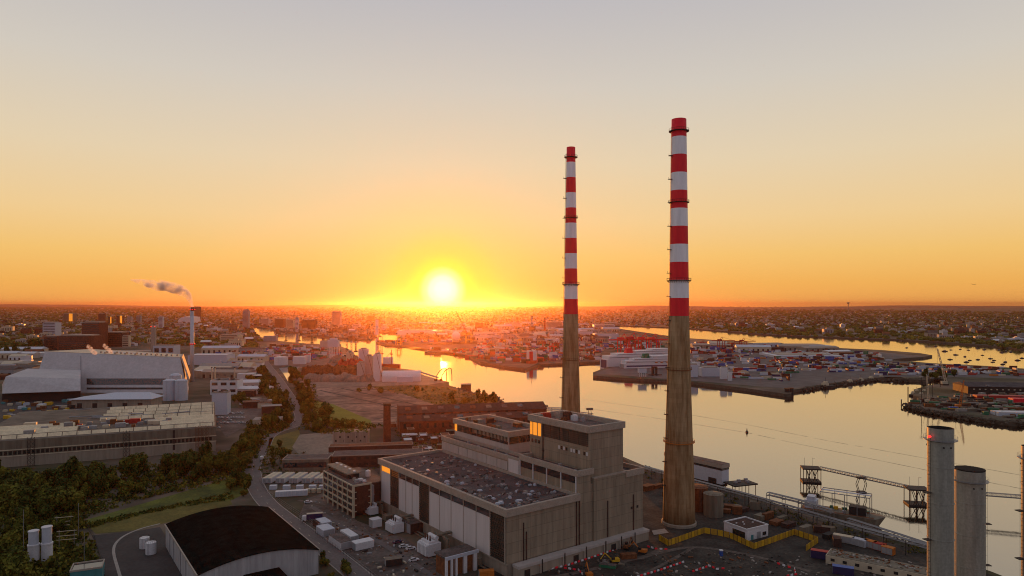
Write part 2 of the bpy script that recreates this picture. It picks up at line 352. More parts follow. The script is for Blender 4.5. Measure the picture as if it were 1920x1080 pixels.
for (a, b) in [((600, 732), (800, 777)), ((640, 728), (838, 772)), ((590, 745), (735, 742)), ((630, 758), (780, 754)), ((670, 772), (815, 766)), ((700, 786), (760, 778))]:
    A, B = P(*a), P(*b); d = (B - A).normalized(); n = Vector((-d.y, d.x, 0)) * 1.6; z = Vector((0, 0, .12)); pb.quad([A - n + z, B - n + z, B + n + z, A + n + z])
solo('path', pb, K['rubble'], None, None, kind='structure')
sheet('grass_field', [(590, 752), (625, 758), (695, 788), (700, 800), (620, 800), (585, 780)], mat('mown_grass', (.19, .22, .02), .95, scale=.05, fine=(.5, .2)), .07)
sheet('grass_field', [(505, 822), (560, 806), (566, 826), (540, 850), (500, 856)], K['grassy'], .05)
sheet('sandy_ground', [(562, 815), (640, 808), (632, 852), (560, 852), (548, 838)], K['sand'], .06)
sheet('grass_field', [(668, 726), (760, 722), (830, 724), (858, 732), (890, 738), (925, 742), (935, 752), (920, 762), (846, 770), (760, 740)], mat('scrub_grass', (.16, .14, .02), .95, scale=.02, col2=(.05, .045, .01), fine=(.2, .5)), .05)
sheet('sandy_ground', [(560, 716), (600, 708), (690, 706), (790, 702), (838, 716), (800, 722), (680, 724), (570, 726)], K['sand'], .05)
sheet('yard', [(500, 642), (590, 648), (645, 652), (660, 665), (690, 690), (560, 690), (520, 684), (500, 665)], mat('terminal_ground', (.20, .13, .10), .9, scale=.02, fine=(.1, .4)), .05)
sheet('yard', [(1115, 700), (1290, 640), (1500, 652), (1650, 660), (1735, 668), (1640, 676), (1900, 692), (2100, 715), (1760, 706), (1640, 707), (1480, 729), (1300, 714)], mat('port_tarmac', (.13, .115, .115), .85, scale=.008, fine=(.06, .35)), .05)
sheet('yard', [(760, 648), (1120, 640), (1128, 675), (1010, 680), (940, 683), (890, 668)], mat('quay_ground', (.11, .07, .055), .9, scale=.01, fine=(.08, .4)), .05)
sheet('yard', [(405, 765), (500, 765), (470, 792), (425, 820), (408, 800)], K['yard'], .05)
sheet('yard', [(0, 745), (160, 750), (150, 790), (0, 800)], K['asphalt'], .05)
sheet('water_basin', [(x, y) for x, y in DOCK], wm, .12)
# stony banks along the peninsula and islet
def rocks(name, pxs, n, lo, hi, m, spread=3, seed=3):
    r = random.Random(seed); mb = MB()
    for _ in range(n):
        i = r.randrange(len(pxs) - 1); t = r.random(); x = pxs[i][0] * (1 - t) + pxs[i + 1][0] * t; y = pxs[i][1] * (1 - t) + pxs[i + 1][1] * t
        p = P(x, y); s = r.uniform(lo, hi); mb.ball((p.x + r.gauss(0, spread), p.y + r.gauss(0, spread), r.uniform(.5, 4)), s, s, s * .7, 0, 5, 3, .3)
    return solo(name, mb, m, 'heaped dark rocks armouring the water edge', 'rocks', kind='stuff')
rocks('rock_armour', [(846, 771), (925, 763), (937, 752), (925, 741), (890, 738), (845, 724)], 500, .8, 2.0, quaym)
rocks('rock_armour', [(1700, 757), (1740, 768), (1800, 778), (1860, 787), (1925, 791)], 500, .8, 2.2, quaym, seed=4)
rocks('rock_armour', [(1500, 729), (1560, 719), (1640, 709), (1700, 711), (1755, 709)], 400, .8, 2.4, quaym, seed=5)
rocks('rock_armour', [(1742, 1031), (1612, 985), (1500, 958), (1400, 926), (1205, 872)], 500, .5, 1.2, quaym, 1.2, seed=6)
# tide lines lying on the river surface
tl = mat('rippled_tide_line', (.19, .16, .13), .35, .8)
def line_on_water(pxs, w):
    pts = [P(x, y, -4) for x, y in pxs]; mb = MB(); r = random.Random(int(pxs[0][0]))
    for a, b in zip(pts, pts[1:]):
        n = max(2, int((b - a).length / 6)); nn = Vector((-(b - a).y, (b - a).x, 0)).normalized()
        for i in range(n):
            if r.random() < .12: continue
            q0, q1 = a.lerp(b, i / n) + nn * r.uniform(-.15, .15), a.lerp(b, (i + 1) / n) + nn * r.uniform(-.15, .15); ww = w * r.uniform(.4, 1)
            mb.quad([(q0 - nn * ww).to_tuple()[:2] + (.06,), (q1 - nn * ww).to_tuple()[:2] + (.06,), (q1 + nn * ww).to_tuple()[:2] + (.06,), (q0 + nn * ww).to_tuple()[:2] + (.06,)])
    solo('water_tide_line', mb, tl, None, None, kind='structure')
line_on_water([(1090, 748), (1250, 770), (1400, 796), (1550, 826), (1740, 860), (1960, 899)], .35)
line_on_water([(1095, 765), (1250, 787), (1400, 811), (1500, 833), (1740, 882), (1960, 925)], .35)
# ------------------------------------------------------------------ the two tall striped chimneys
CHR0 = [(8.15, 0), (7.95, 12), (7.55, 26), (6.95, 41), (6.2, 66), (5.6, 86), (5.08, 107)]
def chimney(loc, label, ks, kt):
    CHR = [(r * ks, z) for r, z in CHR0]; RA, RB = 5.12 * ks, 3.72 * kt
    th = thing('striped_chimney', label, 'chimney', loc)
    b0 = 207 - 11 * 9.15
    prof = [(r, z) for r, z in CHR if z < b0 - 1] + [(5.08 * ks, b0)]
    part('shaft', MB().lathe(prof, 48), K['shaft'], th, True)
    for k in range(11):
        z0 = b0 + k * 9.15; z1 = z0 + 9.15; ra = RA + (RB - RA) * (z0 - b0) / (207 - b0); rb = RA + (RB - RA) * (z1 - b0) / (207 - b0)
        mt = K['red'] if k % 2 == 0 else K['whiteband']
        mb = MB().lathe([(ra, z0), (rb, z1)] if k < 10 else [(ra, z0), (rb, z1), (rb - .5, z1), (rb - .6, z1 - 6)], 48, cap=False)
        part('painted_band', mb, mt, th, True)
    part('flue_mouth', MB().lathe([(RB - .62, 200), (RB - .62, 201)], 32), K['dark'], th)
    def rad(z):
        if z >= b0: return RA + (RB - RA) * (z - b0) / (207 - b0)
        for (r0, z0), (r1, z1) in zip(CHR, CHR[1:]):
            if z0 <= z <= z1: return r0 + (r1 - r0) * (z - z0) / (z1 - z0)
        return 8
    for z, w, m in ((201, 1.3, 'dark'), (164.5, .9, 'dark'), (124.5, 1.3, 'dark'), (79, .7, 'rust'), (42, 1.0, 'orange')):
        r = rad(z); mb = MB().lathe([(r - .1, z - .35), (r + w, z - .2), (r + w, z), (r - .1, z)], 40, cap=False)
        for i in range(28):
            a = 2 * math.pi * i / 28; c, s = math.cos(a) * (r + w - .1), math.sin(a) * (r + w - .1); mb.bar((c, s, z), (c, s, z + 1.1), .1)
            a2 = 2 * math.pi * (i + 1) / 28; mb.bar((c, s, z + 1.1), (math.cos(a2) * (r + w - .1), math.sin(a2) * (r + w - .1), z + 1.1), .12)
            if z == 124.5: mb.bar((math.cos(a) * r, math.sin(a) * r, z - 1.2), (c, s, z - .2), .14)
        part('platform', mb, K[m], th)
    la = MB(); a = R(196)
    zs = [2 + i * 3.0 for i in range(68)]
    for z0, z1 in zip(zs, zs[1:]):
        for o in (-.3, .3):
            la.bar((math.cos(a) * (rad(z0) + .5) - math.sin(a) * o, math.sin(a) * (rad(z0) + .5) + math.cos(a) * o, z0), (math.cos(a) * (rad(z1) + .5) - math.sin(a) * o, math.sin(a) * (rad(z1) + .5) + math.cos(a) * o, z1), .12)
    part('ladder', la, K['dark'], th)
    for z in range(20, 200, 12):
        r = rad(z); c, s = math.cos(a), math.sin(a)
        part('rest_platform', MB().rbox((r + .8) * c, (r + .8) * s, z, z + .25, 2.0, 1.5, a).bar(((r + 1.7) * c, (r + 1.7) * s, z), ((r + 1.7) * c, (r + 1.7) * s, z + 1.2), .12), K['dark'], th)
    part('base_ring', MB().lathe([(8.9, 0), (8.8, 1.2), (8.2, 1.5)], 40, cap=False), K['conc_plain'], th)
    return th
chimney(Vector(((1273 - CX) / F * 350, 350, GZ)), 'nearer red and white striped chimney with rust streaked concrete foot beside the power station', 1, 1)
chimney(Vector(((1070.5 - CX) / F * 412, 412, GZ)), 'red and white striped chimney standing behind the power station boiler house', .83, .7)
# ------------------------------------------------------------------ power station
A37 = math.atan2(.6, .8)
ps = thing('power_station', 'disused beige concrete power station with stepped boiler houses and long flat turbine hall roof', 'power station', (-2.2, 280, GZ), A37)
def vx(x): return (-2.2 * 1280 - (x - 960) * 280) / (.6 * 1280 + .8 * (x - 960))
def parapet(u0, u1, v0, v1, z0, z1, o=.6, t=.7, roofz=None):
    mb = MB(); a, b, c, d = u0 - o, u1 + o, v0 - o, v1 + o
    mb.box(a, b, c, c + t + o, z0, z1); mb.box(a, b, d - t - o, d, z0, z1); mb.box(a, a + t + o, c + t + o, d - t - o, z0, z1); mb.box(b - t - o, b, c + t + o, d - t - o, z0, z1)
    return mb
hall = part('turbine_hall', MB().box(0, 39.5, 0, 117, 5.5, 25), K['conc'], ps)
part('plinth', MB().box(.5, 39.5, .5, 117, 0, 5.5).box(-.3, 1.2, 0, 117, 5.0, 5.7), K['conc_plain'], hall)
part('fascia', parapet(0, 39.5, 0, 117, 25, 28, .8), K['fascia'], hall)
part('roof', MB().box(.5, 39.5, .5, 116.5, 25, 26.6), K['roof'], hall)
rs = MB()
for (a, b, c, d) in [(2, 37, 50, 56), (3, 38, 80, 83), (14, 38, 5, 9), (2, 9, 20, 48)]: rs.box(a, b, c, d, 26.6, 26.75)
part('roof_walkway', rs, K['roof2'], hall)
# west-facing long side: cladding panels and dark glazing bays
def vb(x0, x1): a, b = vx(x0), vx(x1); return min(a, b), max(a, b)
for x0, x1 in ((920, 947.5), (787, 806), (733, 749)):
    a, b = vb(x0, x1); lb_ = MB().box(-.02, .1, a, b, 5.7, 24.9); [lb_.box(-.35, -.05, a + .2, b - .2, 5.9 + k * .95, 6.15 + k * .95) for k in range(20)]; part('louvred_bay', lb_, K['louvre'], hall)
for x0, x1 in ((894, 920), (870, 894), (847, 870), (825, 847), (806, 825), (774, 787), (762, 774), (749, 762), (716, 733)):
    a, b = vb(x0, x1); part('cladding_panel', MB().box(-.35, .1, a + .12, b - .12, 5.7, 21.8), K['white_panel'], hall)
    part('window', MB().box(-.14, .1, a + .1, b - .1, 22.0, 24.9), K['glass'] if x0 > 716 else K['lit'], hall)  # end pane emits orange to imitate sunlight in the corner glass
for x in (947.5, 920, 894, 870, 847, 825, 806, 787, 774, 762, 749, 733, 716): part('mullion', MB().box(-.45, 0, vx(x) - .2, vx(x) + .2, 5.7, 25), K['fascia'], hall)
a, b = vb(735, 748); part('window', MB().box(-.2, .1, a, b, 21.5, 24.5), mat('painted_sun_orange_glass', (.45, .16, .03), .3), hall)  # orange sunlight on this pane is painted into its base colour
# annex along the near wall
ann = part('annex', MB().box(3, 81, -4.2, -.05, 0, 4), K['conc_plain'], ps)
part('fascia', MB().box(2.8, 81.2, -4.5, -.05, 4, 5.1), K['pale'], ann)
for u in (14, 26.5, 39, 51, 61, 70): part('pilaster', MB().box(u, u + .7, -4.7, -4.2, 0, 3.98), K['fascia'], ann)
for u in (15, 27.5, 40, 52, 62, 71): part('downpipe', MB().box(u, u + .35, -4.8, -4.5, 0, 5.6), K['dark'], ann)
for u, w in ((6, 3), (33, 3), (56, 3)): part('doorway', MB().box(u, u + w, -4.25, -4.2, 0, 3), K['dark'], ann)
# middle step
st = part('deaerator_bay', MB().box(39.5, 47, 42.4, 117, 5, 33.3), K['conc'], ps)
part('deaerator_bay_end', MB().box(39.5, 47, .3, 42.4, 5, 35.4), K['conc'], st)
part('fascia', parapet(39.5, 47, 42.9, 117, 33.3, 35.8, .3, .5), K['fascia'], st)
part('fascia', parapet(39.5, 48.6, .3, 42.2, 35.4, 38, .5, .6), K['fascia'], st)
part('roof', MB().box(40, 46.6, 43, 116, 33.2, 34.2), K['roof'], st)
part('roof', MB().box(40, 47, 1, 42, 35.2, 36.2), K['roof'], st)
for i in range(4):
    v0 = 1.2 + i * 10.2; part('window', MB().box(39.3, 39.5, v0 + .3, v0 + 9.8, 32.2, 35.2), K['glass'], st)
for i in range(5): part('mullion', MB().box(39.05, 39.5, 1.2 + i * 10.2 - .2, 1.2 + i * 10.2 + .2, 28, 35.4), K['white'], st)
for i in range(7):
    v0 = 52.5 + i * 9.2; part('cladding_panel', MB().box(39.25, 39.5, v0 + .2, v0 + 9, 28.2, 32.6), K['pale'], st)
part('cladding_panel', MB().box(39.1, 39.5, 43.2, 51.5, 27.5, 34.5), K['white_panel'], st, label='bright white cladding panel')
# low body and east block
lb = part('boiler_house_base', MB().box(47, 81, .3, 117, 0, 31), K['conc'], ps)
part('projecting_wall', MB().box(48.6, 81, -.6, .3, 5.1, 31), K['conc'], lb)
part('coping', MB().box(48.6, 69.5, -.75, 1.0, 31, 33.2), K['conc'], lb)
part('coping_ledge', MB().box(48.6, 69.5, -.9, .9, 33.2, 33.7), K['fascia'], lb)
part('fascia', parapet(69.6, 81, -.6, 117, 31, 33.9, .5, .6), K['fascia'], lb)
part('roof', MB().box(69, 80.5, .3, 116, 30.5, 31.8), K['roof'], lb)
part('roof', MB().box(47, 69, 44, 62, 30.5, 33.5), K['roof2'], lb)
for u, y0, z1 in ((38.2, -.35, 25), (40, -.35, 25), (57, -.95, 22), (74, -.95, 22), (8.5, -.35, 21), (10, -.35, 17)): part('drain_stack', MB().box(u, u + .4, y0, y0 + .35, 5.2, z1), K['brickd'], lb)
vt = MB()
for u in (72.5, 75.5): vt.lathe([(.6, 0), (.6, .01)], 16)
for i, u in enumerate((72.5, 76.5)): part('vent_hole', MB().box(u, u + 1.2, -.7, -.6, 15.2, 16.4), K['dark'], lb)
# tall boiler house
bh = part('boiler_house', MB().box(47, 69, 1, 44, 31, 54), K['conc'], ps)
part('fascia', parapet(47, 69, 1, 44, 54, 57, .8, .8), K['fascia'], bh)
part('roof', MB().box(47.5, 68.5, 1.5, 43.5, 54, 54.8), K['roof2'], bh)
for i in range(5):
    v0 = 1.4 + i * 6.6; part('window', MB().box(46.8, 47, v0, v0 + 6.3, 47.6, 53.6), K['louvre'], bh)
for v0, w in ((35.2, 2.2), (38.3, 2.7), (41.9, 1.7)): part('sun_glow_pane', MB().box(46.75, 47, v0, v0 + w, 47.2, 53.4), K['lit'], bh)  # emissive panes imitate low sun passing through the corner glazing
for i in range(12):
    if i in (2, 7): continue
    v0 = 1.6 + i * 1.75; part('window', MB().box(46.85, 47, v0, v0 + 1.2, 43.4, 45.0), K['white_panel'] if i in (0, 3, 5, 6, 9, 11) else K['glass'], bh)
for v0 in (36, 38.6, 41.2): part('window', MB().box(46.85, 47, v0, v0 + 1.4, 43.4, 45.2), K['glass'], bh)
part('downpipe', MB().box(46.6, 47, 33.2, 33.7, 33, 53).box(46.5, 47, 32.7, 34, 40.2, 41), K['dark'], bh)
for u, v, s, h, m in ((50, 40, 3, 1.6, 'fascia'), (52.5, 38, 3.5, 2.4, 'redw'), (57, 33, 2.4, 3, 'fascia'), (59, 29, 3, 3.5, 'brickd'), (60, 25, 2.4, 2.4, 'white'), (62, 21, 1.6, 1.8, 'grey'), (55, 27, 2, 1.6, 'rust')):
    part('rooftop_unit', MB().box(u, u + s, v, v + s * 1.2, 54.8, 54.8 + h).box(u + .3, u + s - .3, v + .3, v + s * .8, 54.8 + h, 55.3 + h), K[m], bh)
# second boiler house
b2 = part('second_boiler_house', MB().box(47, 71, 62, 115, 31, 42.6), K['pale'], ps)
part('fascia', parapet(47, 71, 62, 115, 42.6, 45.5, .8, .8), K['fascia'], b2)
part('roof', MB().box(47.5, 70.5, 62.5, 114.5, 42.6, 43.4), K['roof2'], b2)
for i in range(7):
    v0 = 62.5 + i * 7.4; part('window', MB().box(46.8, 47, v0, v0 + 7.0, 38.6, 42.4), K['louvre'] if i > 4 else K['glass'], b2)
part('sun_glow_pane', MB().box(46.75, 47, 112.0, 114.6, 38.6, 42.4), K['lit'], b2)  # emissive pane imitating sunlight, as on the tall boiler house
for i in range(4): part('window', MB().box(47.5 + i * 5.9, 47.5 + i * 5.9 + 5.5, 61.8, 62, 38.8, 42.4), K['glass'], b2)
sl_ = MB()
for i in range(26): sl_.box(46.55, 46.8, 62.6 + i * 1.3, 62.75 + i * 1.3, 40.2, 42.4)
part('brise_soleil', sl_, K['cream'], b2)
rr = random.Random(5)
for i in range(14):
    u, v = rr.uniform(49, 67), rr.uniform(65, 110); s = rr.uniform(1.5, 4)
    part('rooftop_unit', MB().box(u, u + s, v, v + s, 43.4, 43.4 + rr.uniform(1, 3)), K[rr.choice(['brickd', 'rust', 'fascia', 'tank'])], b2)
# roof vents on the turbine hall
vm = [MB().box(-.9, .9, -.6, .6, 0, .5).box(-.7, .7, -.4, .4, .5, .8).mesh('roof_vent', K[k]) for k in ('grey', 'white_b', 'roof2', 'steel')]
rr = random.Random(11)
for i in range(95):
    u, v = rr.uniform(3, 37), rr.uniform(3, 100) if i < 70 else rr.uniform(4, 40)
    o = part('roof_vent', vm[i % 4], None, hall, loc=(u, v, 26.6)); o.rotation_euler = (0, 0, rr.choice([0, .2, -.3, 1.57])); s = rr.uniform(.6, 1.3); o.scale = (s, s, rr.uniform(.7, 1.4))
for i in range(8):
    u, v = 41 + (i % 2) * 2.5, 4 + i * 13
    part('rooftop_unit', MB().box(u, u + 1.5, v, v + 1.5, 34 if v > 43 else 36.2, 35.4 if v > 43 else 37.4), K['grey'], st)
rr = random.Random(12); deb = MB()
for i in range(160):
    u, v = rr.uniform(1.5, 38), rr.uniform(1.5, 115); deb.rbox(u, v, 26.6, 26.6 + rr.uniform(.1, .6), rr.uniform(.3, 2.4), rr.uniform(.3, 1.2), rr.uniform(0, 3), rr.randrange(3))
o = part('roof_clutter', deb, [K['roof2'], K['fascia'], K['brickd']], hall); o['kind'] = 'stuff'
# ------------------------------------------------------------------ generic buildings
def block(name, label, cat, px, py, a, lu, lv, h, wall='conc', roof='roof2', storeys=0, bays=0, faces='uv', par=.6, group=None, z0=0.0, win='glass', sep_win=False, plant=0, seed=0):
    """box building: near corner at the pixel, u axis turned by a degrees, v axis square to it"""
    p = P(px, py, z0); th = thing(name, label, cat, p, R(a), group)
    w = part('wall', MB().box(0, lu, 0, lv, 0, h), K[wall], th)
    part('roof', MB().box(.4, lu - .4, .4, lv - .4, h, h + .25), K[roof], th)
    if par: part('parapet', parapet(0, lu, 0, lv, h + .01, h + par, .15, .3), K['fascia'] if wall not in ('white', 'white_panel') else K['white'], th)
    if storeys:
        sh = h / storeys; nv = max(2, int(lv / bays)) if bays else 1; nu = max(2, int(lu / bays)) if bays else 1
        for k in range(storeys):
            z = k * sh + sh * .35
            if bays:
                mb = MB()
                for i in range(nv): v = lv * (i + .5) / nv; mb.box(-.08, .02, v - lv / nv * .32, v + lv / nv * .32, z, z + sh * .42)
                for i in range(nu): u = lu * (i + .5) / nu; mb.box(u - lu / nu * .32, u + lu / nu * .32, -.08, .02, z, z + sh * .42)
                part('window_row', mb, K[win], w)
            else:
                part('window_strip', MB().box(-.08, .02, .8, lv - .8, z, z + sh * .42), K[win], w); part('window_strip', MB().box(.8, lu - .8, -.08, .02, z, z + sh * .42), K[win], w)
    r = random.Random(seed + int(px))
    for i in range(plant):
        u, v = r.uniform(.15, .7) * lu, r.uniform(.1, .8) * lv; s = min(lu, lv) * r.uniform(.08, .2)
        part('rooftop_unit', MB().box(u, u + s, v, v + s * 1.3, h + .25, h + .25 + s * .7), K[r.choice(['grey', 'fascia', 'white_b', 'roof2'])], th)
    return th
# office block beside the turbine hall
of = thing('office_block', 'four storey office block with white concrete grid front and raised open ground floor', 'office building', P(661.5, 972), A37)
wl = part('wall', MB().box(.6, 10.4, .5, 40.5, 3, 17), K['brickd'], of)
for k in range(4):
    for i in range(6):
        v0 = .5 + i * 6.75; z0 = 3.4 + k * 3.4
        part('window', MB().box(.3, .6, v0 + .3, v0 + 6.3, z0 + .6, z0 + 2.9), K['glass'], wl)
fr = MB()
for k in range(5): fr.box(-.1, .6, 0, 41, 3 + k * 3.4, 3.6 + k * 3.4)
for i in range(7): fr.box(-.2, .55, i * 6.75, i * 6.75 + .5, 0, 17.2)
for k in range(5): fr.box(.6, 2.2, -.1, .5, 3 + k * 3.4, 3.3 + k * 3.4); fr.box(9, 10.6, -.1, .5, 3 + k * 3.4, 3.3 + k * 3.4)
fr.box(.55, 1.0, -.2, .5, 0, 17.2); fr.box(10.1, 10.6, -.2, .5, 0, 17.2); fr.box(.6, 10.6, -.15, .5, 16.4, 17.3)
part('frame', fr, K['cream'], of)
part('roof', MB().box(.6, 10.4, .5, 40.5, 17, 17.4), K['roof2'], of)
ph = part('penthouse', MB().box(3, 9.4, 13, 40, 17.4, 20), K['glass'], of); part('roof', MB().box(2, 10, 12, 41, 20, 20.6), K['sand'], ph)
for v in (14, 20, 26, 32, 38): part('skylight', MB().box(7, 8, v, v + 2, 20.6, 21.1), K['white'], ph)
part('ground_floor', MB().box(2, 10, 3, 39, 0, 3), K['brickd'], of)
ex = part('extension', MB().box(10.6, 22, 4, 41, 0, 15.5), K['brickd'], of); part('roof', MB().box(10.6, 22.2, 3.8, 41.2, 15.5, 16), K['roof2'], ex)
part('fire_stair', MB().box(10.8, 13, 1.8, 3.8, 0, 15).box(10.6, 13.2, 1.6, 3.9, 5, 5.3).box(10.6, 13.2, 1.6, 3.9, 10, 10.3), K['grey'], ex)
for u, v, s, h, m in ((3, 3, 2, 1.5, 'grey'), (6, 5, 2.2, 1.2, 'white'), (7, 2, 1.6, 1.0, 'white'), (4, 8, 1.5, 1.4, 'fascia')): part('rooftop_unit', MB().box(u, u + s, v, v + s, 17.4, 17.4 + h), K[m], of)
wt = part('water_tank', MB().lathe([(1.4, 16), (1.4, 19), (0, 19.8)], 16, cx=17, cy=18), K['white'], ex)
# barrel-roofed store, dark tin roof
bs = thing('barrel_roofed_store', 'large white walled shed with dark curved roof beside the site road', 'warehouse', P(370, 1079, 10), math.atan2(27, 38))
bs.location.z = GZ; n = 14; pr = []
for i in range(n + 1): t = i / n; pr.append((46.6 * t, 10 + 3.6 * (1 - (2 * t - 1) ** 2)))
mb = MB()
for i in range(n):
    (u0, z0), (u1, z1) = pr[i], pr[i + 1]
    mb.quad([(u0, 0, 0), (u1, 0, 0), (u1, 0, z1), (u0, 0, z0)]); mb.quad([(u1, 72, 0), (u0, 72, 0), (u0, 72, z0), (u1, 72, z1)])
mb.quad([(0, 72, 0), (0, 0, 0), (0, 0, 10), (0, 72, 10)]); mb.quad([(46.6, 0, 0), (46.6, 72, 0), (46.6, 72, 10), (46.6, 0, 10)])
part('wall', mb, panelled('shed_wall_render', (.42, .42, .43), 6, 30, .08, .7, .08, .3), bs)
corr = mat('weathered_dark_sheeting', (.010, .016, .015), 1.0, spec=0.0, var=.6, scale=.25, fine=(2.2, .5)); mb = MB()
for i in range(n):
    (u0, z0), (u1, z1) = pr[i], pr[i + 1]
    for k in range(24):
        v0, v1 = -.6 + k * 3.05, -.6 + k * 3.05 + 2.95; mb.quad([(u0, v0, z0 + .3), (u1, v0, z1 + .3), (u1, v1, z1 + .38), (u0, v1, z0 + .38)]); mb.quad([(u0, v0, z0), (u1, v0, z1), (u1, v0, z1 + .3), (u0, v0, z0 + .3)])
        mb.quad([(u0, v1, z0 + .38), (u1, v1, z1 + .38), (u1, v1 + .1, z1 + .3), (u0, v1 + .1, z0 + .3)])
part('roof', mb, corr, bs)
part('eaves', MB().box(-.5, 0, -.6, 72.6, 9.8, 10.4).box(46.6, 47.1, -.6, 72.6, 9.8, 10.4), K['fascia'], bs)
part('annex', MB().box(17, 30, -13, 0, 0, 6.0), K['white'], bs); part('annex_roof', MB().box(16.6, 30.4, -13.4, -.02, 6, 6.4), corr, bs)
part('door', MB().box(-.15, 0, 12, 16, 0, 4.5), K['dark'], bs)
for v in (22, 34, 50, 60): part('downpipe', MB().box(-.25, 0, v, v + .25, 0, 9.8), K['grey'], bs)
# cylinders and small plant by the shed
def tank(name, label, cat, px, py, r, h, m='white', dome=.12, group=None, stair=False):
    th = thing(name, label, cat, P(px, py), 0, group)
    part('shell', MB().lathe([(r, 0), (r, h * .49), (r * 1.02, h * .5), (r, h * .51), (r, h)], 28, cap=False), K[m], th, False)
    part('roof', MB().lathe([(r * 1.03, h), (r * 1.03, h + .15), (r * .55, h + r * dome * .8), (.05, h + r * dome)], 28), K[m], th)
    rl = MB()
    for i in range(16):
        a = 2 * math.pi * i / 16; b = 2 * math.pi * (i + 1) / 16; c = (math.cos(a) * r, math.sin(a) * r); d = (math.cos(b) * r, math.sin(b) * r)
        rl.bar((c[0], c[1], h), (c[0], c[1], h + 1), .08).bar((c[0], c[1], h + 1), (d[0], d[1], h + 1), .08)
    part('handrail', rl, K['dark'], th)
    part('ladder', MB().bar((-.3, -r - .3, 0), (-.3, -r - .3, h), .1).bar((.3, -r - .3, 0), (.3, -r - .3, h), .1), K['grey'], th)
    return th
for px, py, lb_ in ((63, 1056, 'first'), (88, 1053, 'second')):
    th = thing('vent_stack', f'stubby white stepped vent cylinder, the {"one beside the trees" if lb_ == "first" else "one with faded blue panel, nearer the gantries"}', 'vent', P(px, py))
    part('lower_drum', MB().lathe([(2.15, 0), (2.15, 7.6), (2.35, 7.7), (2.35, 8.3), (1.9, 8.4)], 24), K['white'], th)
    part('upper_drum', MB().lathe([(1.9, 8.4), (1.9, 13.6 + (py < 1055) * 1.2), (2.1, 13.7 + (py < 1055) * 1.2), (2.1, 14.2 + (py < 1055) * 1.2)], 24), K['white_b'], th)
    part('collar', MB().lathe([(2.6, 0), (2.6, .6)], 20), K['conc_plain'], th)
tank('tank', 'shorter white tank by the curved path, farther from the shed', 'tank', 271, 1027, 2.1, 4.6)
tank('tank', 'white tank touching the white shed wall', 'tank', 283, 1038, 2.2, 5.0)
block('substation_hut', 'pale green hut with glazed rooflight and stone coloured rim', 'hut', 131, 1099, 25, 11, 9, 5.4, 'teal', 'glass', par=.7)
for px, py, h in ((44, 1072, 26), (147, 1010, 17), (158, 1060, 14)):
    th = thing('mast', {44: 'thin steel lightning mast beyond the white vent cylinders', 147: 'thin tapering lattice mast at the wood edge', 158: 'short thin mast on the gravel compound'}[px], 'mast', P(px, py)); part('pole', MB().bar((0, 0, 0), (0, 0, h), .28, n=6), K['steel'], th); part('foot', MB().box(-.6, .6, -.6, .6, 0, .4), K['conc_plain'], th)
for i, (px, py) in enumerate(((120, 1002), (125, 1030))):
    th = thing('busbar_gantry', ['switchyard gantry with stacked horizontal busbars, at the wood edge', 'switchyard gantry with stacked horizontal busbars, nearer the hut'][i], 'gantry', P(px, py), .3)
    mb = MB()
    for x in (-3, 3): mb.bar((x, 0, 0), (x, 0, 9), .3)
    part('post', mb, K['steel'], th)
    for z in (4.5, 6.3, 8.4): part('crossbar', MB().bar((-4, 0, z), (4, 0, z), .3), K['cream'], th)
# ------------------------------------------------------------------ site kit: cabins, transformers, vehicles
def box_unit(name, label, cat, px, py, a, lx, ly, h, m, group=None, doors=True, roofm=None):
    th = thing(name, label, cat, P(px, py), R(a), group)
    mb = MB().box(0, lx, 0, ly, .15, h)
    for i in range(int(lx / .9)): mb.box(.3 + i * .9, .6 + i * .9, -.06, 0, .4, h - .25)
    part('body', mb, K[m], th)
    part('roof', MB().box(-.05, lx + .05, -.05, ly + .05, h, h + .12), K[roofm or m], th)
    if doors: part('door', MB().box(-.08, 0, .25, ly / 2 - .05, .3, h - .2).box(-.08, 0, ly / 2 + .05, ly - .25, .3, h - .2), K['grey'], th)
    return th
g = 'long white plant cabins in the site yard'
box_unit('plant_cabin', 'white cabin with pinkish flat roof, closest one to the site road corner', 'cabin', 667, 1034, 36, 9, 5, 3.3, 'white', g)
box_unit('plant_cabin', 'longest white cabin with brownish roof, middle of the row', 'cabin', 662, 1027, 127, 14, 6, 3.4, 'white', g, roofm='roof2')
box_unit('plant_cabin', 'bluish white cabin beyond the longest cabin', 'cabin', 628, 1003, 127, 9, 6, 3.2, 'white_b', g)
box_unit('plant_cabin', 'small bluish white cabin at the far end of the row', 'cabin', 622, 990, 127, 9, 5, 3.2, 'white_b', g)
box_unit('plant_cabin', 'white cabin standing behind the longest cabin, roof only showing', 'cabin', 672, 1016, 127, 12, 4, 3.2, 'white', g)
box_unit('plant_cabin', 'brown cabin behind the parked lorry', 'cabin', 613, 988, 127, 6, 5, 3, 'brickd')
box_unit('shed', 'small tan roofed dark shed on the verge grass', 'shed', 724, 1064, 20, 7, 3.5, 3, 'dark', roofm='sand')
battery = [(x, 907) for x in (499, 524, 549, 573, 596)]
for i, (x, y) in enumerate(battery):
    for k in range(2):
        p = P(x + k * 9, y); th = thing('battery_container', 'white ribbed battery container standing in the double rows by the fence', 'battery unit', p, R(84), 'white battery containers in paired rows')
        mb = MB().box(0, 16, 0, 2.5, .3, 3.4)
        for j in range(14): mb.box(.5 + j * 1.1, .8 + j * 1.1, -.06, 0, .5, 3.2)
        part('body', mb, K['white'], th); part('door', MB().box(-.06, 0, .2, 2.3, .5, 3.1), K['grey'], th)
        part('roof', MB().box(-.05, 16.05, -.05, 2.55, 3.4, 3.5), K['cream'], th)
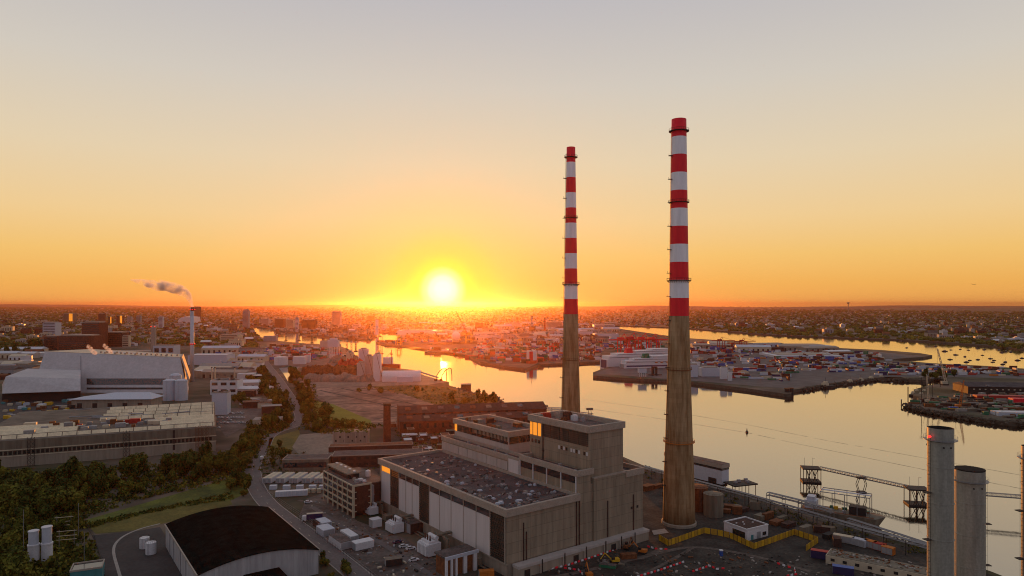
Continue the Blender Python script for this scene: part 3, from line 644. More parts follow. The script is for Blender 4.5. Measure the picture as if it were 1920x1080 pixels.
for i, x in enumerate((505, 530, 555, 579, 598)):
    box_unit('inverter', 'low pale inverter block before a pair of battery containers', 'inverter', x, 919, 6, 4, 3, 2.4, 'white_b', 'inverters before the battery containers')
th = thing('battery_bank', 'long white cabinet bank of repeated units behind the yard hedge', 'battery unit', P(516, 933), R(12))
part('body', MB().box(0, 18, 0, 3, .2, 3.3), K['white'], th)
for i in range(8): part('cabinet_door', MB().box(.2 + i * 2.22, 2.2 + i * 2.22, -.1, 0, .4, 3.1), K['white_b'], th)
for i in range(3): box_unit('cabinet', 'pale cabinet past the long battery bank', 'cabinet', 574 + i * 10, 925, 12, 2.2, 2, 2.3, 'cream', 'pale cabinets past the battery bank')
def transformer(label, px, py, s, a=37, m='white'):
    th = thing('transformer', label, 'transformer', P(px, py), R(a)); b = part('tank_body', MB().box(0, 6 * s, 0, 8 * s, .5, 5.2 * s).box(.8 * s, 5.2 * s, .8 * s, 7.2 * s, 5.2 * s, 6 * s), K[m], th)
    for i in range(7): part('radiator', MB().box(-.9 * s, -.02, (.3 + i * 1.1) * s, (1.0 + i * 1.1) * s, .9, 4.8 * s), K[m], b)
    c = part('conservator', MB().lathe([(.9 * s, -3 * s), (.9 * s, 3 * s)], 16), K[m], th)
    c.rotation_euler = (R(90), 0, 0); c.location = (4.6 * s, 4 * s, 6.9 * s)
    for i in range(3): part('bushing', MB().lathe([(.25 * s, 6 * s), (.35 * s, 6.4 * s), (.2 * s, 8.2 * s)], 10, cx=2 * s, cy=(2 + i * 2) * s), K['brickd'], th)
    part('blast_wall', MB().box(8 * s, 8.6 * s, -2 * s, 10 * s, 0, 6.5 * s), K['tank'], th); part('cable_duct', MB().box(6 * s, 22 * s, 3 * s, 5 * s, 6.6 * s, 7.3 * s), K['tank'], th)
    return th
transformer('white ribbed transformer nearest the office block', 694, 968, .8)
transformer('white transformer with dark logo patches, in the bay midway along the hall', 738, 1003, .95)
transformer('biggest white transformer with slanting conservator drum', 803, 1047, 1.1)
box_unit('plant_cabin', 'small white cube cabin before the transformer by the office', 'cabin', 699, 991, 37, 5, 4.5, 4, 'white')
box_unit('switch_room', 'low dark brick switch room against the hall foot', 'building', 770, 1003, 37, 9, 9, 5, 'brickd', roofm='roof2')
th = thing('cooler_housing', 'white columned cooler building with brown infill panels by the hall corner', 'building', P(836, 1083), A37)
part('wall', MB().box(0, 15, 0, 8, 0, 7.6), K['rust'], th); part('roof', MB().box(-.6, 15.6, -.6, 8.6, 7.6, 8.3), K['roof2'], th); part('beam', MB().box(-.7, 15.7, -1.0, -.4, 7.2, 8.5), K['white_b'], th)
for u in (-.5, 2, 4.2, 8.2, 13.2): part('column', MB().box(u, u + (1.6 if u > 8 else .9), -1, -.02, 0, 7.2), K['white'], th)
box_unit('shipping_container', 'orange container at the hall corner', 'container', 899, 1085, 10, 6.1, 2.6, 2.7, 'orange')
# vehicles
def wheelset(th, xs, w, r=.42, parent=None):
    for x in xs:
        for y in (-w / 2, w / 2):
            me = MB().lathe([(r, -.13), (r, .13)], 12); o = part('wheel', me, K['dark'], th, loc=(x, y, r)); o.rotation_euler = (R(90), 0, 0)
def car(label, px, py, a, m, group=None, van=False):
    th = thing('van' if van else 'parked_car', label, 'van' if van else 'car', P(px, py), R(a), group)
    if van: mb = MB().hull([(x, y, z) for y in (-.95, .95) for x, z in ((-2.6, .4), (2.6, .4), (2.6, 1.1), (1.8, 1.3), (1.2, 2.3), (-2.6, 2.3))])
    else: mb = MB().hull([(x, y, z) for y in (-.88, .88) for x, z in ((-2.2, .35), (2.2, .35), (2.2, .8), (1.2, .95), (-2.1, 1.0))])
    part('body', mb, K[m], th)
    if van: part('windscreen', MB().quad([(1.82, -.8, 1.35), (1.82, .8, 1.35), (1.3, .8, 2.15), (1.3, -.8, 2.15)]), K['glass'], th)
    else: part('cabin', MB().hull([(x, y, z) for x, z, q in ((-1.9, .95, .8), (1.0, .95, .8), (.4, 1.45, .62), (-1.4, 1.45, .62)) for y in (-q, q)]), K['glass'], th); part('roof_panel', MB().box(-1.35, .35, -.6, .6, 1.45, 1.5), K[m], th)
    wheelset(th, (-1.4, 1.45), 1.6, .34); return th
car('white van driving on the bend of the site road', 491, 861, 100, 'white', van=True)
car('white car alone on the gravel before the office', 578, 943, 20, 'white')
for (px, py, lb_) in ((757, 1026, 'white car nearest the big transformer'), (770, 1030, 'white car between two parked cars by the big transformer'), (776, 1052, 'silver car parked askew below the transformer')): car(lb_, px, py, 30, 'white')
car('dark car by the small white transformer', 745, 1018, 40, 'navy')
th = thing('lorry', 'dark blue curtain sided lorry parked in the yard', 'lorry', P(590, 976), R(15)); part('trailer', MB().box(-4, 4, -1.25, 1.25, 1.1, 3.8), K['navy'], th); part('roof', MB().box(-4, 4, -1.25, 1.25, 3.8, 3.9), K['cream'], th)
part('cab', MB().hull([(x, y, z) for y in (-1.2, 1.2) for x, z in ((-6.4, .5), (-4.2, .5), (-4.2, 3), (-6.0, 3), (-6.4, 1.8))]), K['white'], th); wheelset(th, (-5.5, 1, 2.2, 3.4), 2.2, .5)
# site lamp posts and fences
def fence(name, label, cat, pxs, h, m, kind='mesh', step=3.0, group=None, mm=None):
    th = thing(name, label, cat, P(*pxs[0]), 0, group); o = P(*pxs[0]); pts = [P(*p) - o for p in pxs]; pan = MB(); k = 0
    pm = MB()
    for a, b in zip(pts, pts[1:]):
        d = b - a; n = max(1, int(d.length / step))
        for i in range(n):
            q0 = a + d * (i / n); q1 = a + d * ((i + 1) / n); pm.bar((q0.x, q0.y, 0), (q0.x, q0.y, h), .12)
            if kind == 'mesh':
                for z in (.1, h * .5, h - .05): pan.bar((q0.x, q0.y, z), (q1.x, q1.y, z), .07)
            else:
                nn = Vector((-(q1 - q0).y, (q1 - q0).x, 0)).normalized() * .05; g_ = (q1 - q0) * .06
                for s in (1,): pan.quad([(q0 + g_ + nn) + Vector((0, 0, .1)), (q1 - g_ + nn) + Vector((0, 0, .1)), (q1 - g_ + nn) + Vector((0, 0, h)), (q0 + g_ + nn) + Vector((0, 0, h))], k % 2); pan.quad([(q1 - g_ - nn) + Vector((0, 0, .1)), (q0 + g_ - nn) + Vector((0, 0, .1)), (q0 + g_ - nn) + Vector((0, 0, h)), (q1 - g_ - nn) + Vector((0, 0, h))], k % 2)
                pan.quad([(q0 + g_ - nn) + Vector((0, 0, h)), (q1 - g_ - nn) + Vector((0, 0, h)), (q1 - g_ + nn) + Vector((0, 0, h)), (q0 + g_ + nn) + Vector((0, 0, h))], k % 2); k += 1
    part('panel', pan, m, th); part('posts', pm, mm or K['dark'], th); return th
hy = [K['yellow'], mat('faded_yellow_ply', (.48, .27, .03), .7, scale=1)]
fence('hoarding', 'yellow timber hoarding zigzagging round the small white building', 'hoarding', [(1235, 1013), (1253, 1024), (1320, 1000), (1345, 1004), (1368, 1009), (1414, 1030), (1440, 1021), (1489, 1003), (1534, 1018), (1511, 1034)], 2.9, hy, 'solid', 2.4)
fence('mesh_fence', 'dark palisade fence along the grass field edge', 'fence', [(160, 985), (176, 1010), (196, 1080)], 2.6, K['dark'])
fence('mesh_fence', 'thin fence between the site road and the container compound', 'fence', [(487, 905), (500, 925), (536, 950), (575, 975), (640, 1025)], 2.2, K['grey'])
fence('mesh_fence', 'fence bordering the grass on the far side of the site road', 'fence', [(560, 975), (600, 1008), (660, 1052), (720, 1098)], 2.0, K['grey'])
bar_b = [MB().hull([(x, y, z) for x in (-.6, .6) for y, z in ((-.25, 0), (.25, 0), (.1, .7), (-.1, .7))]).mesh('barrier', K[k]) for k in ('red', 'white')]
for run, lb_ in (([(965, 1086), (1010, 1072), (1060, 1062), (1110, 1046), (1165, 1027)], 'along the foot of the power station annex'), ([(1190, 1084), (1240, 1069), (1286, 1053)], 'crossing the rubble in a straight line'), ([(1300, 1072), (1330, 1062), (1345, 1068), (1366, 1066)], 'scattered round the red boards'), ([(1060, 1066), (1085, 1070), (1095, 1080)], 'curving off the annex row'), ([(1460, 1058), (1490, 1068), (1492, 1078), (1470, 1082)], 'looping near the debris heap'), ([(1216, 1026), (1230, 1030), (1258, 1031)], 'short row beside the excavator')):
    k = 0
    for a, b in zip(run, run[1:]):
        A, B = P(*a), P(*b); n = max(1, int((B - A).length / 1.9)); ang_ = math.atan2((B - A).y, (B - A).x)
        for i in range(n):
            o = bpy.data.objects.new('traffic_barrier', bar_b[k % 2]); C.objects.link(o); o.location = A + (B - A) * (i / n); o.rotation_euler = (0, 0, ang_ + random.uniform(-.1, .1))
            tag(o, ('red' if k % 2 == 0 else 'white') + ' plastic barrier ' + lb_, 'barrier', ('red' if k % 2 == 0 else 'white') + ' plastic barriers ' + lb_); k += 1
# digger and friends
def digger(label, px, py, a, m='orange'):
    th = thing('excavator', label, 'excavator', P(px, py), R(a))
    for y in (-1.1, 1.1): part('track', MB().hull([(x, y + w, z) for w in (-.3, .3) for x, z in ((-1.8, .3), (-1.4, 0), (1.4, 0), (1.8, .3), (1.5, .8), (-1.5, .8))]), K['dark'], th)
    part('body', MB().hull([(x, y, z) for y in (-1.3, 1.3) for x, z in ((-2.1, 1), (1.3, 1), (1.3, 1.9), (-2.1, 2.2))]), K[m], th); part('cab', MB().box(.2, 1.5, .2, 1.3, 1.9, 3), K['glass'], th)
    part('boom', MB().bar((1.2, -.3, 1.6), (4.2, -.3, 4.6), .5).bar((4.2, -.3, 4.6), (6.2, -.3, 2), .4), K[m], th); part('bucket', MB().hull([(x, y, z) for y in (-.9, .3) for x, z in ((5.8, 2), (6.6, 1.8), (6.4, .9), (5.6, 1.2))]), K['dark'], th); return th
digger('orange excavator by the short barrier row', 1204, 1038, 150); digger('dull yellow excavator on the dark ground near the annex barriers', 1152, 1056, 190, 'yellow'); digger('orange excavator partly cut off below the annex barriers', 1104, 1082, 100)
digger('brown excavator reaching up in front of the chimney foot slab', 1176, 1030, 60, 'rust')
box_unit('skip', 'green edged flat skip on the dark ground', 'skip', 1123, 1064, -20, 7, 2.6, 1.4, 'green', roofm='roof2', doors=False)
box_unit('rubble_sorter', 'brown slatted rubble sorting machine', 'machine', 1166, 1050, 10, 7, 3, 2, 'rust', doors=False)
th = thing('portable_toilet', 'blue portable toilet with white roof alone on the rubble', 'toilet', P(1352, 1042)); part('cabin', MB().box(-.7, .7, -.7, .7, 0, 2.3), K['blue'], th); part('roof', MB().box(-.75, .75, -.75, .75, 2.3, 2.6), K['white'], th); part('door', MB().box(-.5, .5, -.74, -.7, .1, 2.1), K['blue'], th)
rr = random.Random(8)
db = MB()
for i in range(420):
    x, y = rr.uniform(1000, 1720), rr.uniform(1035, 1110)
    if y < 1000 + (x - 1240) * .1: continue
    p = P(x, y); s = rr.uniform(.2, .9); db.rbox(p.x, p.y, GZ, GZ + s * .6, s * rr.uniform(.6, 3), s, rr.uniform(0, 3), rr.randrange(5))
solo('debris', db, [K['rubble'], K['tank'], K['kerb'], K['rust'], K['dark']], 'broken stone and scrap strewn over the cleared site', 'debris', kind='stuff')
# small flat-roofed white building
th = thing('control_building', 'small white flat roofed building inside the yellow hoarding', 'building', P(1400, 1015), A37 - .12)
part('wall', MB().box(0, 15, 0, 14, 0, 5.2), K['white'], th); part('roof', MB().box(.5, 14.5, .5, 13.5, 5.2, 5.35), K['brickd'], th); part('parapet', parapet(0, 15, 0, 14, 5.2, 5.8, .15, .3), K['white'], th)
part('shutter', MB().box(-.12, 0, 1, 8.5, .2, 3.9), K['glass'], th); part('door', MB().box(7, 9.6, -.1, 0, 0, 3.2), K['grey'], th); part('door', MB().box(3, 4.6, -.1, 0, 0, 2.4), K['teal'], th, label='turquoise door'); part('window', MB().box(11, 13.5, -.1, 0, 1, 2.6), K['glass'], th)
for u, v in ((5, 6), (7, 8.5), (11, 6), (3, 9)): part('rooflight', MB().box(u, u + .9, v, v + .5, 5.35, 5.7), K['white'], th)
# quay building, tanks, slab
th = thing('intake_building', 'pale long box building raised over the quay edge behind the chimney', 'building', P(1353.5, 909, 1.5), A37)
part('wall', MB().box(0, 7, 0, 45, 0, 8.6), K['white_b'], th); part('window_strip', MB().box(-.1, 7.1, -.1, 45, 8.6, 10.0), K['glass'], th); part('fascia', MB().box(-.4, 7.4, -.4, 45.4, 10, 12.2), K['fascia'], th); part('roof', MB().box(0, 7, 0, 45, 12.2, 12.4), K['roof2'], th)
part('undercroft', MB().box(1, 7, 1, 44, -2, 0), K['dark'], th); part('doorway', MB().box(-.1, 0, 4, 10, 0, 3), K['dark'], th)
tank('oil_tank', 'cylindrical stained oil tank standing clear of the chimney', 'tank', 1337.5, 966, 5.1, 11.5, 'tank'); tank('oil_tank', 'stained oil tank half hidden by the nearer chimney', 'tank', 1308, 955, 5.6, 12.5, 'rust')
th = thing('loading_platform', 'flat dark deck on stilts over the water beside the pale quay building', 'platform', P(1378, 918), R(20)); part('deck', MB().box(-4, 13, -5, 6, 3, 3.7), K['dark'], th)
for x in (-3, 2, 7, 12): part('stilt', MB().bar((x, -4, -5), (x, -4, 3), .5).bar((x, 5, -5), (x, 5, 3), .5), K['rust'], th)
for x, y in ((0, 0), (4, 2), (8, -1), (10, 3)): part('winch', MB().box(x, x + 2, y, y + 1.5, 3.7, 5), K['grey'], th)
def pipe_rack(name, label, pxs, h, m, w=3.0, hb=3.5, group=None, levels=(0, 1.4)):
    o = P(*pxs[0]); th = thing(name, label, 'pipe rack', o, 0, group); pts = [P(*p) - o for p in pxs]; lg = MB(); pi = MB()
    for a, b in zip(pts, pts[1:]):
        d = b - a; n = Vector((-d.y, d.x, 0)).normalized(); k = max(1, int(d.length / 8))
        for i in range(k + 1):
            q = a + d * i / k
            for s in (-w / 2, w / 2): e = q + n * s; lg.bar((e.x, e.y, 0), (e.x, e.y, h + 1.6), .3)
            for z in levels: lg.bar(tuple(q - n * w / 2 + Vector((0, 0, h + z))), tuple(q + n * w / 2 + Vector((0, 0, h + z))), .25)
            if i < k:
                q2 = a + d * (i + 1) / k
                for s in (-w / 2, w / 2): lg.bar(tuple(q + n * s + Vector((0, 0, h))), tuple(q2 + n * s + Vector((0, 0, h + 1.5))), .14)
        for s in (-1.0, -.4, .3, 1.0):
            for z in levels: pi.bar(tuple(a + n * s + Vector((0, 0, h + z + .3))), tuple(b + n * s + Vector((0, 0, h + z + .3))), .34, n=6)
    part('trestle', lg, m, th); part('pipes', pi, K['steel'], th); return th
pipe_rack('pipe_rack', 'long dark pipe bridge running along the quay edge', [(1208, 893), (1300, 920), (1400, 948), (1500, 978), (1620, 1016), (1745, 1052)], 5, K['dark'])
pipe_rack('pipe_rack', 'lower rusty pipe rack along the water past the containers', [(1590, 985), (1680, 1014), (1745, 1036)], 2, K['rust'])
pipe_rack('pipe_rack', 'bluish steel pipe bridge leading to the moored barge', [(1440, 956), (1500, 972), (1560, 992)], 8, K['steel'])
sheet('concrete_slab', [(1222, 996), (1246, 992), (1254, 1000), (1226, 1004)], K['kerb'], .3)
rr = random.Random(21)
for i in range(26):
    x = 1215 + i * 14 + rr.uniform(-5, 5); y = 900 + (x - 1215) * .275 + rr.uniform(8, 30)
    if 1250 < x < 1300 or 1400 < x < 1450: y -= 8
    nm, ct = rr.choice([('pump_house', 'pump house'), ('plant_skid', 'plant skid'), ('valve_cabinet', 'cabinet')])
    box_unit(nm, f'{rr.choice(["dark", "rusty", "drab"])} {ct} among the pipework between the chimney and the quay edge', ct, x, y, rr.choice([37, 37, -17]), rr.uniform(3, 8), rr.uniform(2, 5), rr.uniform(1.5, 4.5), rr.choice(['dark', 'rust', 'tank', 'brickd']), group=f'{ct}s among the quay pipework', doors=False)
for px, py, m, lb_, ln in ((1601, 1022, 'cream', 'pale green container at the head of the row by the quay', 9), (1622, 1028, 'white_b', 'bluish container second in the row by the quay', 6), (1641, 1031, 'orange', 'orange container next to the bluish one', 5), (1658, 1036, 'redw', 'rusty orange container in the middle of the orange three', 5), (1674, 1043, 'orange', 'brightest orange container ending the row by the quay', 5)):
    box_unit('shipping_container', lb_, 'container', px, py, 55 if ln > 8 else 40, 3, ln, 3.2, m, doors=True)
box_unit('shipping_container', 'dark container beside the long ruined building', 'container', 1520, 1046, -28, 8, 3, 3.4, 'navy', roofm='redw'); box_unit('shipping_container', 'blue black container in front of the long ruined building', 'container', 1561, 1076, -25, 8, 3, 3.2, 'navy', roofm='blue')
th = thing('ruined_workshop', 'long low workshop with collapsed rubble strewn roof', 'building', P(1548, 1056), R(-37)); part('wall', MB().box(0, 46, 0, 10, 0, 3.6), K['cream'], th); part('roof', MB().box(.4, 45.6, .4, 9.6, 3.6, 3.8), K['tank'], th)
for i in range(9): part('window', MB().box(2 + i * 4.8, 3.6 + i * 4.8, -.08, 0, 1.4, 2.6), K['glass'], th)
mb = MB(); [mb.rbox(rr.uniform(1, 45), rr.uniform(1, 9), 3.8, 3.8 + rr.uniform(.1, .5), rr.uniform(.4, 2), rr.uniform(.3, 1), rr.uniform(0, 3), rr.randrange(3)) for _ in range(120)]; o = part('roof_debris', mb, [K['tank'], K['rust'], K['kerb']], th); o['kind'] = 'stuff'
th = thing('site_lamp', 'small lit warm lamp on the ruined workshop front', 'lamp', P(1622, 1066, 0), 0); part('pole', MB().bar((0, 0, 0), (0, 0, 3.4), .15), K['steel'], th); part('lamp_head', MB().ball((0, 0, 3.6), .32, .32, .25), K['lamp_warm'], th)
trk = mat('worn_track', (.15, .12, .10), .95, var=.4, scale=.2, fine=(.8, .3))
ribbon('dirt_track', [(962, 1092), (1060, 1078), (1150, 1058), (1230, 1038), (1300, 1026), (1380, 1036), (1450, 1052), (1520, 1072)], 2.6, trk, .06, kerb=False)
ribbon('dirt_track', [(1120, 1052), (1200, 1046), (1240, 1030)], 3.2, trk, .08, kerb=False); ribbon('dirt_track', [(1300, 1026), (1260, 1050), (1180, 1090)], 2.0, trk, .09, kerb=False)
ribbon('dirt_track', [(585, 950), (640, 985), (700, 1010), (780, 1060), (850, 1110)], 3.0, K['road'], .07, kerb=False); ribbon('dirt_track', [(560, 938), (640, 960), (690, 1000)], 2.2, trk, .09, kerb=False)
db = MB(); yp = [(600, 930), (665, 978), (760, 1012), (820, 1050), (880, 1110), (760, 1110), (640, 1030), (575, 950)]; k = 0
while k < 170:
    x, y = rr.uniform(575, 880), rr.uniform(930, 1100)
    if not inpoly(x, y, yp): continue
    p = P(x, y); s = rr.uniform(.25, .8); db.rbox(p.x, p.y, GZ + .05, GZ + .05 + s * rr.uniform(.2, 1.1), s * rr.uniform(.8, 3.5), s, R(37) + rr.choice([0, 1.57, rr.uniform(0, 3)]), rr.randrange(6)); k += 1
solo('yard_clutter', db, [K['tank'], K['kerb'], K['rust'], K['dark'], K['grey'], K['cream']], 'pallets, cable drums and scrap strewn across the plant yard', 'clutter', kind='stuff')
dh = thing('pipe_run', 'low dark pipework running along the foot of the turbine hall', 'pipework', (-2.2, 280, GZ), A37); pr_ = MB()
for i, (u, z) in enumerate(((-2.2, .8), (-3.0, 1.1), (-4.2, .6))): pr_.bar((u, 6 + i * 5, z), (u, 112 - i * 9, z), .5, n=6)
for v in range(8, 112, 8): pr_.box(-4.6, -1.8, v, v + .3, 0, .5)
part('pipes', pr_, K['tank'], dh)
for v in (16, 33, 52, 74, 96): part('vent_box', MB().box(-6.5, -1.2, v, v + 4.5, 0, 2.6 + (v % 3)), K['dark'] if v % 2 else K['tank'], dh)
# ------------------------------------------------------------------ the pale concrete stacks of the newer plant
def gas_stack(label, px, D, ztop, r, lad, grille=False):
    th = thing('exhaust_stack', label, 'exhaust stack', ((px - CX) / F * D, D, GZ)); z1 = ztop - GZ; m = mat('stack_steel', (.33, .33, .29), .5, .15, var=.3, scale=.5, streak=True, fine=(1.5, .15))
    part('shell', MB().lathe([(r, 0)] + [(r, z) for z in range(6, int(z1), 6)] + [(r, z1)], 48, cap=False), m, th, True); part('inner_flue', MB().lathe([(r, z1 + .02), (r - .25, z1 + .02), (r - .3, z1 - 4)], 48, cap=False), K['dark'], th)
    part('throat', MB().lathe([(r - .25, z1 - 4.1), (r - .25, z1 - 4)], 32), K['dark'], th)
    for z in range(int(z1) - 60, int(z1) - 4, 10): part('flange', MB().lathe([(r, z), (r + .12, z + .05), (r + .12, z + .2), (r, z + .25)], 48, cap=False), m, th)
    z = z1 - 3.2; mb = MB().lathe([(r, z - .5), (r + .9, z - .15), (r + .9, z), (r, z)], 40, cap=False)
    for i in range(24):
        a = 2 * math.pi * i / 24; b = 2 * math.pi * (i + 1) / 24; R_ = r + .85; mb.bar((math.cos(a) * R_, math.sin(a) * R_, z), (math.cos(a) * R_, math.sin(a) * R_, z + 1), .05).bar((math.cos(a) * R_, math.sin(a) * R_, z + 1), (math.cos(b) * R_, math.sin(b) * R_, z + 1), .05)
    part('gallery', mb, K['steel'], th)
    if grille: part('grille', (lambda g: [g.box(-math.sqrt(max(r * r - (x * .55) ** 2, .1)), math.sqrt(max(r * r - (x * .55) ** 2, .1)), x * .55 - .08, x * .55 + .08, z1 + .1, z1 + .4) for x in range(-7, 8)] and g)(MB()), K['dark'], th)
    c, s = math.cos(lad), math.sin(lad); la = MB(); R_ = r + .6
    for o in (-.35, .35): la.bar((c * R_ - s * o, s * R_ + c * o, 0), (c * R_ - s * o, s * R_ + c * o, z1 - 2), .09)
    for zz in range(int(z1) - 62, int(z1) - 2): la.bar((c * R_ + s * .35, s * R_ - c * .35, zz), (c * R_ - s * .35, s * R_ + c * .35, zz), .06)
    for zz in range(int(z1) - 60, int(z1) - 3, 3): la.bar((c * (R_ + .7), s * (R_ + .7), zz), (c * R_ - s * .35, s * R_ + c * .35, zz), .06)
    la.bar((c * (R_ + .7), s * (R_ + .7), 0), (c * (R_ + .7), s * (R_ + .7), z1 - 3), .06)
    part('ladder', la, K['dark'], th)
    for zz in range(int(z1) - 56, int(z1) - 8, 13): part('rest_platform', MB().rbox(c * (R_ + .7), s * (R_ + .7), zz, zz + .2, 1.8, 1.6, lad), K['dark'], th)
    for a in (-1.9, -1.3, 2.6): part('duct_port', MB().lathe([(.25, -.1), (.25, .1)], 10), K['dark'], th, loc=((r + .05) * math.cos(a), (r + .05) * math.sin(a), z1 - 5)).rotation_euler = (R(90), 0, a + R(90))
    part('base_plinth', MB().lathe([(r + 1.2, 0), (r + 1.2, 1.5)], 24), K['conc_plain'], th)
    return th
s1 = gas_stack('tallest grey exhaust stack with red lamp on its gallery', 1763.5, 190, 81.8, 3.25, R(195))
part('warning_lamp', MB().ball((-3.9, -1.4, 75.6), .45, .45, .3), K['lamp_red'], s1)
gas_stack('shorter grey exhaust stack with slatted open top', 1818, 215, 64.1, 4.2, R(-2), True)
gas_stack('grey exhaust stack cut off by the photo edge', 1933, 186, 77.5, 2.2, R(190))
# jetty platforms, trusses
def dolphin(label, px, py, s=1.0, h=9.5, a=20):
    th = thing('jetty_platform', label, 'jetty platform', P(px, py, -4, GZ) , R(a)); part('deck', MB().box(-6 * s, 6 * s, -5 * s, 5 * s, h, h + .8), K['dark'], th); part('base', MB().box(-6 * s, 6 * s, -5 * s, 5 * s, 0, .9), K['dark'], th)
    for x in (-5.6, -1.8, 1.8, 5.6):
        for y in (-4.6, 4.6): part('leg', MB().bar((x * s, y * s, -1), (x * s, y * s, h), .45, n=8), K['dark'], th)
    b = MB()
    for x in (-1.8, 1.8): b.bar((x - 1.5, -4.6 * s, .5), (x + 1.5, -4.6 * s, h), .4).bar((x + 1.5, -4.6 * s, .5), (x - 1.5, -4.6 * s, h), .4).bar((x, -4.6 * s, 1), (x, 4.6 * s, h), .4)
    part('brace', b, K['dark'], th); part('lamp_post', MB().bar((-4 * s, 0, h), (-4 * s, 0, h + 7), .15).bar((1, 0, h), (1, 0, h + 7), .15).bar((1, 0, h + 7), (2.5, 0, h + 6.6), .15), K['steel'], th)
    th.location.z = 0; return th
pa, pb_ = P(1520, 899, -4), P(1719, 944, -4)
dolphin('outermost dark jetty platform standing free in the river', 1520, 903, .95, 8.6, -12); dolphin('dark jetty platform beside the tallest grey stack', 1719, 946, .95, 9, -12)
def truss(label, a, b, w=1.6, h=1.8):
    a, b = Vector(a), Vector(b); th = thing('truss_gangway', label, 'gangway', a); d = b - a; n = Vector((-d.y, d.x, 0)).normalized() * w / 2; k = int(d.length / 2.2); ch = MB(); up = Vector((0, 0, h))
    for s in (-1, 1):
        for z in (Vector(), up): ch.bar(tuple(n * s + z), tuple(d + n * s + z), .3)
        for i in range(k): q, q2 = d * i / k, d * (i + 1) / k; ch.bar(tuple(q + n * s), tuple(q2 + n * s + up), .2).bar(tuple(q + n * s), tuple(q + n * s + up), .2)
    part('frame', ch, K['steel'], th); part('deck', MB().quad([tuple(-n + Vector((0, 0, .1))), tuple(d - n + Vector((0, 0, .1))), tuple(d + n + Vector((0, 0, .1))), tuple(n + Vector((0, 0, .1)))]), K['dark'], th); return th
def W3(px, py, z): return P(px, py, 0, z)
A_, B_, Cc = W3(1537, 880, 8.6), W3(1615, 897, 8.6), W3(1702, 916, 9)
truss('thin truss gangway from the outermost platform to the splayed trestle', A_, B_); truss('thin truss gangway from the splayed trestle to the platform by the stack', B_, Cc); truss('thin truss gangway leaving behind the slatted stack towards the photo edge', W3(1738, 921, 9.6), W3(1960, 938, 9.6))
th = thing('trestle', 'splayed steel trestle carrying the gangway in the river', 'trestle', (B_.x, B_.y, 0)); part('head', MB().box(-2.5, 2.5, -1.6, 1.6, 8.6, 9.5), K['dark'], th)
for x in (-1, 1):
    for y in (-1, 1): part('leg', MB().bar((x * 1.6, y, 8.6), (x * 2.9, y, 5), .4).bar((x * 2.9, y, 5), (x * 1.4, y, 0), .4), K['dark'], th)
part('footing', MB().box(-2.4, 2.4, -2, 2, -.5, .6), K['dark'], th)
# barge with framed derrick
th = thing('moored_barge', 'cluttered work barge with tall portal frame moored at the quay', 'barge', P(1578, 975, -4), R(-33)); th.location.z = 0
part('hull', MB().hull([(x, y, z) for x, y, z in ((-19, -5, .2), (16, -5, .2), (18, 0, .2), (16, 5, .2), (-19, 5, .2), (-20, -6, 4.6), (17, -6, 4.6), (21, 0, 5.2), (17, 6, 4.6), (-20, 6, 4.6))]), K['tank'], th)
part('deck', MB().box(-19, 16, -5.4, 5.4, 4.6, 4.8), K['rust'], th); part('wheelhouse', MB().box(-18, -12, -3.5, 3.5, 4.8, 9).box(-17, -13, -2.8, 2.8, 9, 11), K['white_b'], th); part('shed', MB().box(4, 12, -4, 1, 4.8, 9), K['dark'], th)
fr = MB()
for x in (-10, -4, 2, 8, 14):
    for y in (-5, 5): fr.bar((x, y, 4.8), (x, y, 15), .35)
for y in (-5, 5): fr.bar((-10, y, 15), (14, y, 15), .45)
for x in (-10, 14): fr.bar((x, -5, 15), (x, 5, 15), .45)
part('portal_frame', fr, K['steel'], th); part('walkway', MB().box(-10, 14, -.8, .8, 15.1, 15.4), K['white_b'], th)
for i in range(10): part('deck_gear', MB().rbox(random.uniform(-9, 13), random.uniform(-4, 4), 4.8, 4.8 + random.uniform(.6, 2), random.uniform(1, 3), random.uniform(1, 2), random.uniform(0, 2)), K[random.choice(['rust', 'grey', 'green', 'yellow'])], th)
th = thing('buoy', 'dark channel buoy floating alone in mid river', 'buoy', P(1400.5, 811, -4)); th.location.z = 0; th.scale = (.75,) * 3; part('float', MB().lathe([(.6, -.5), (1.7, .2), (1.7, 1.2), (1.0, 1.6)], 16), K['dark'], th); part('tower', MB().lathe([(1.0, 1.6), (.35, 4.2)], 8), K['dark'], th); part('topmark', MB().ball((0, 0, 4.8), .5, .5, .6), K['cream'], th)
for px, py, h, lb_ in ((1702.5, 752, 17, 'tall thin mooring pile off the islet tip'), (1690, 759, 6, 'short mooring pile off the islet tip')):
    th = thing('mooring_pile', lb_, 'mooring pile', P(px, py, -4)); th.location.z = 0; part('pile', MB().bar((0, 0, -1), (0, 0, h), 1.1, n=8), K['dark'], th); part('cap', MB().lathe([(.8, h), (.8, h + .5)], 8), K['white'], th)
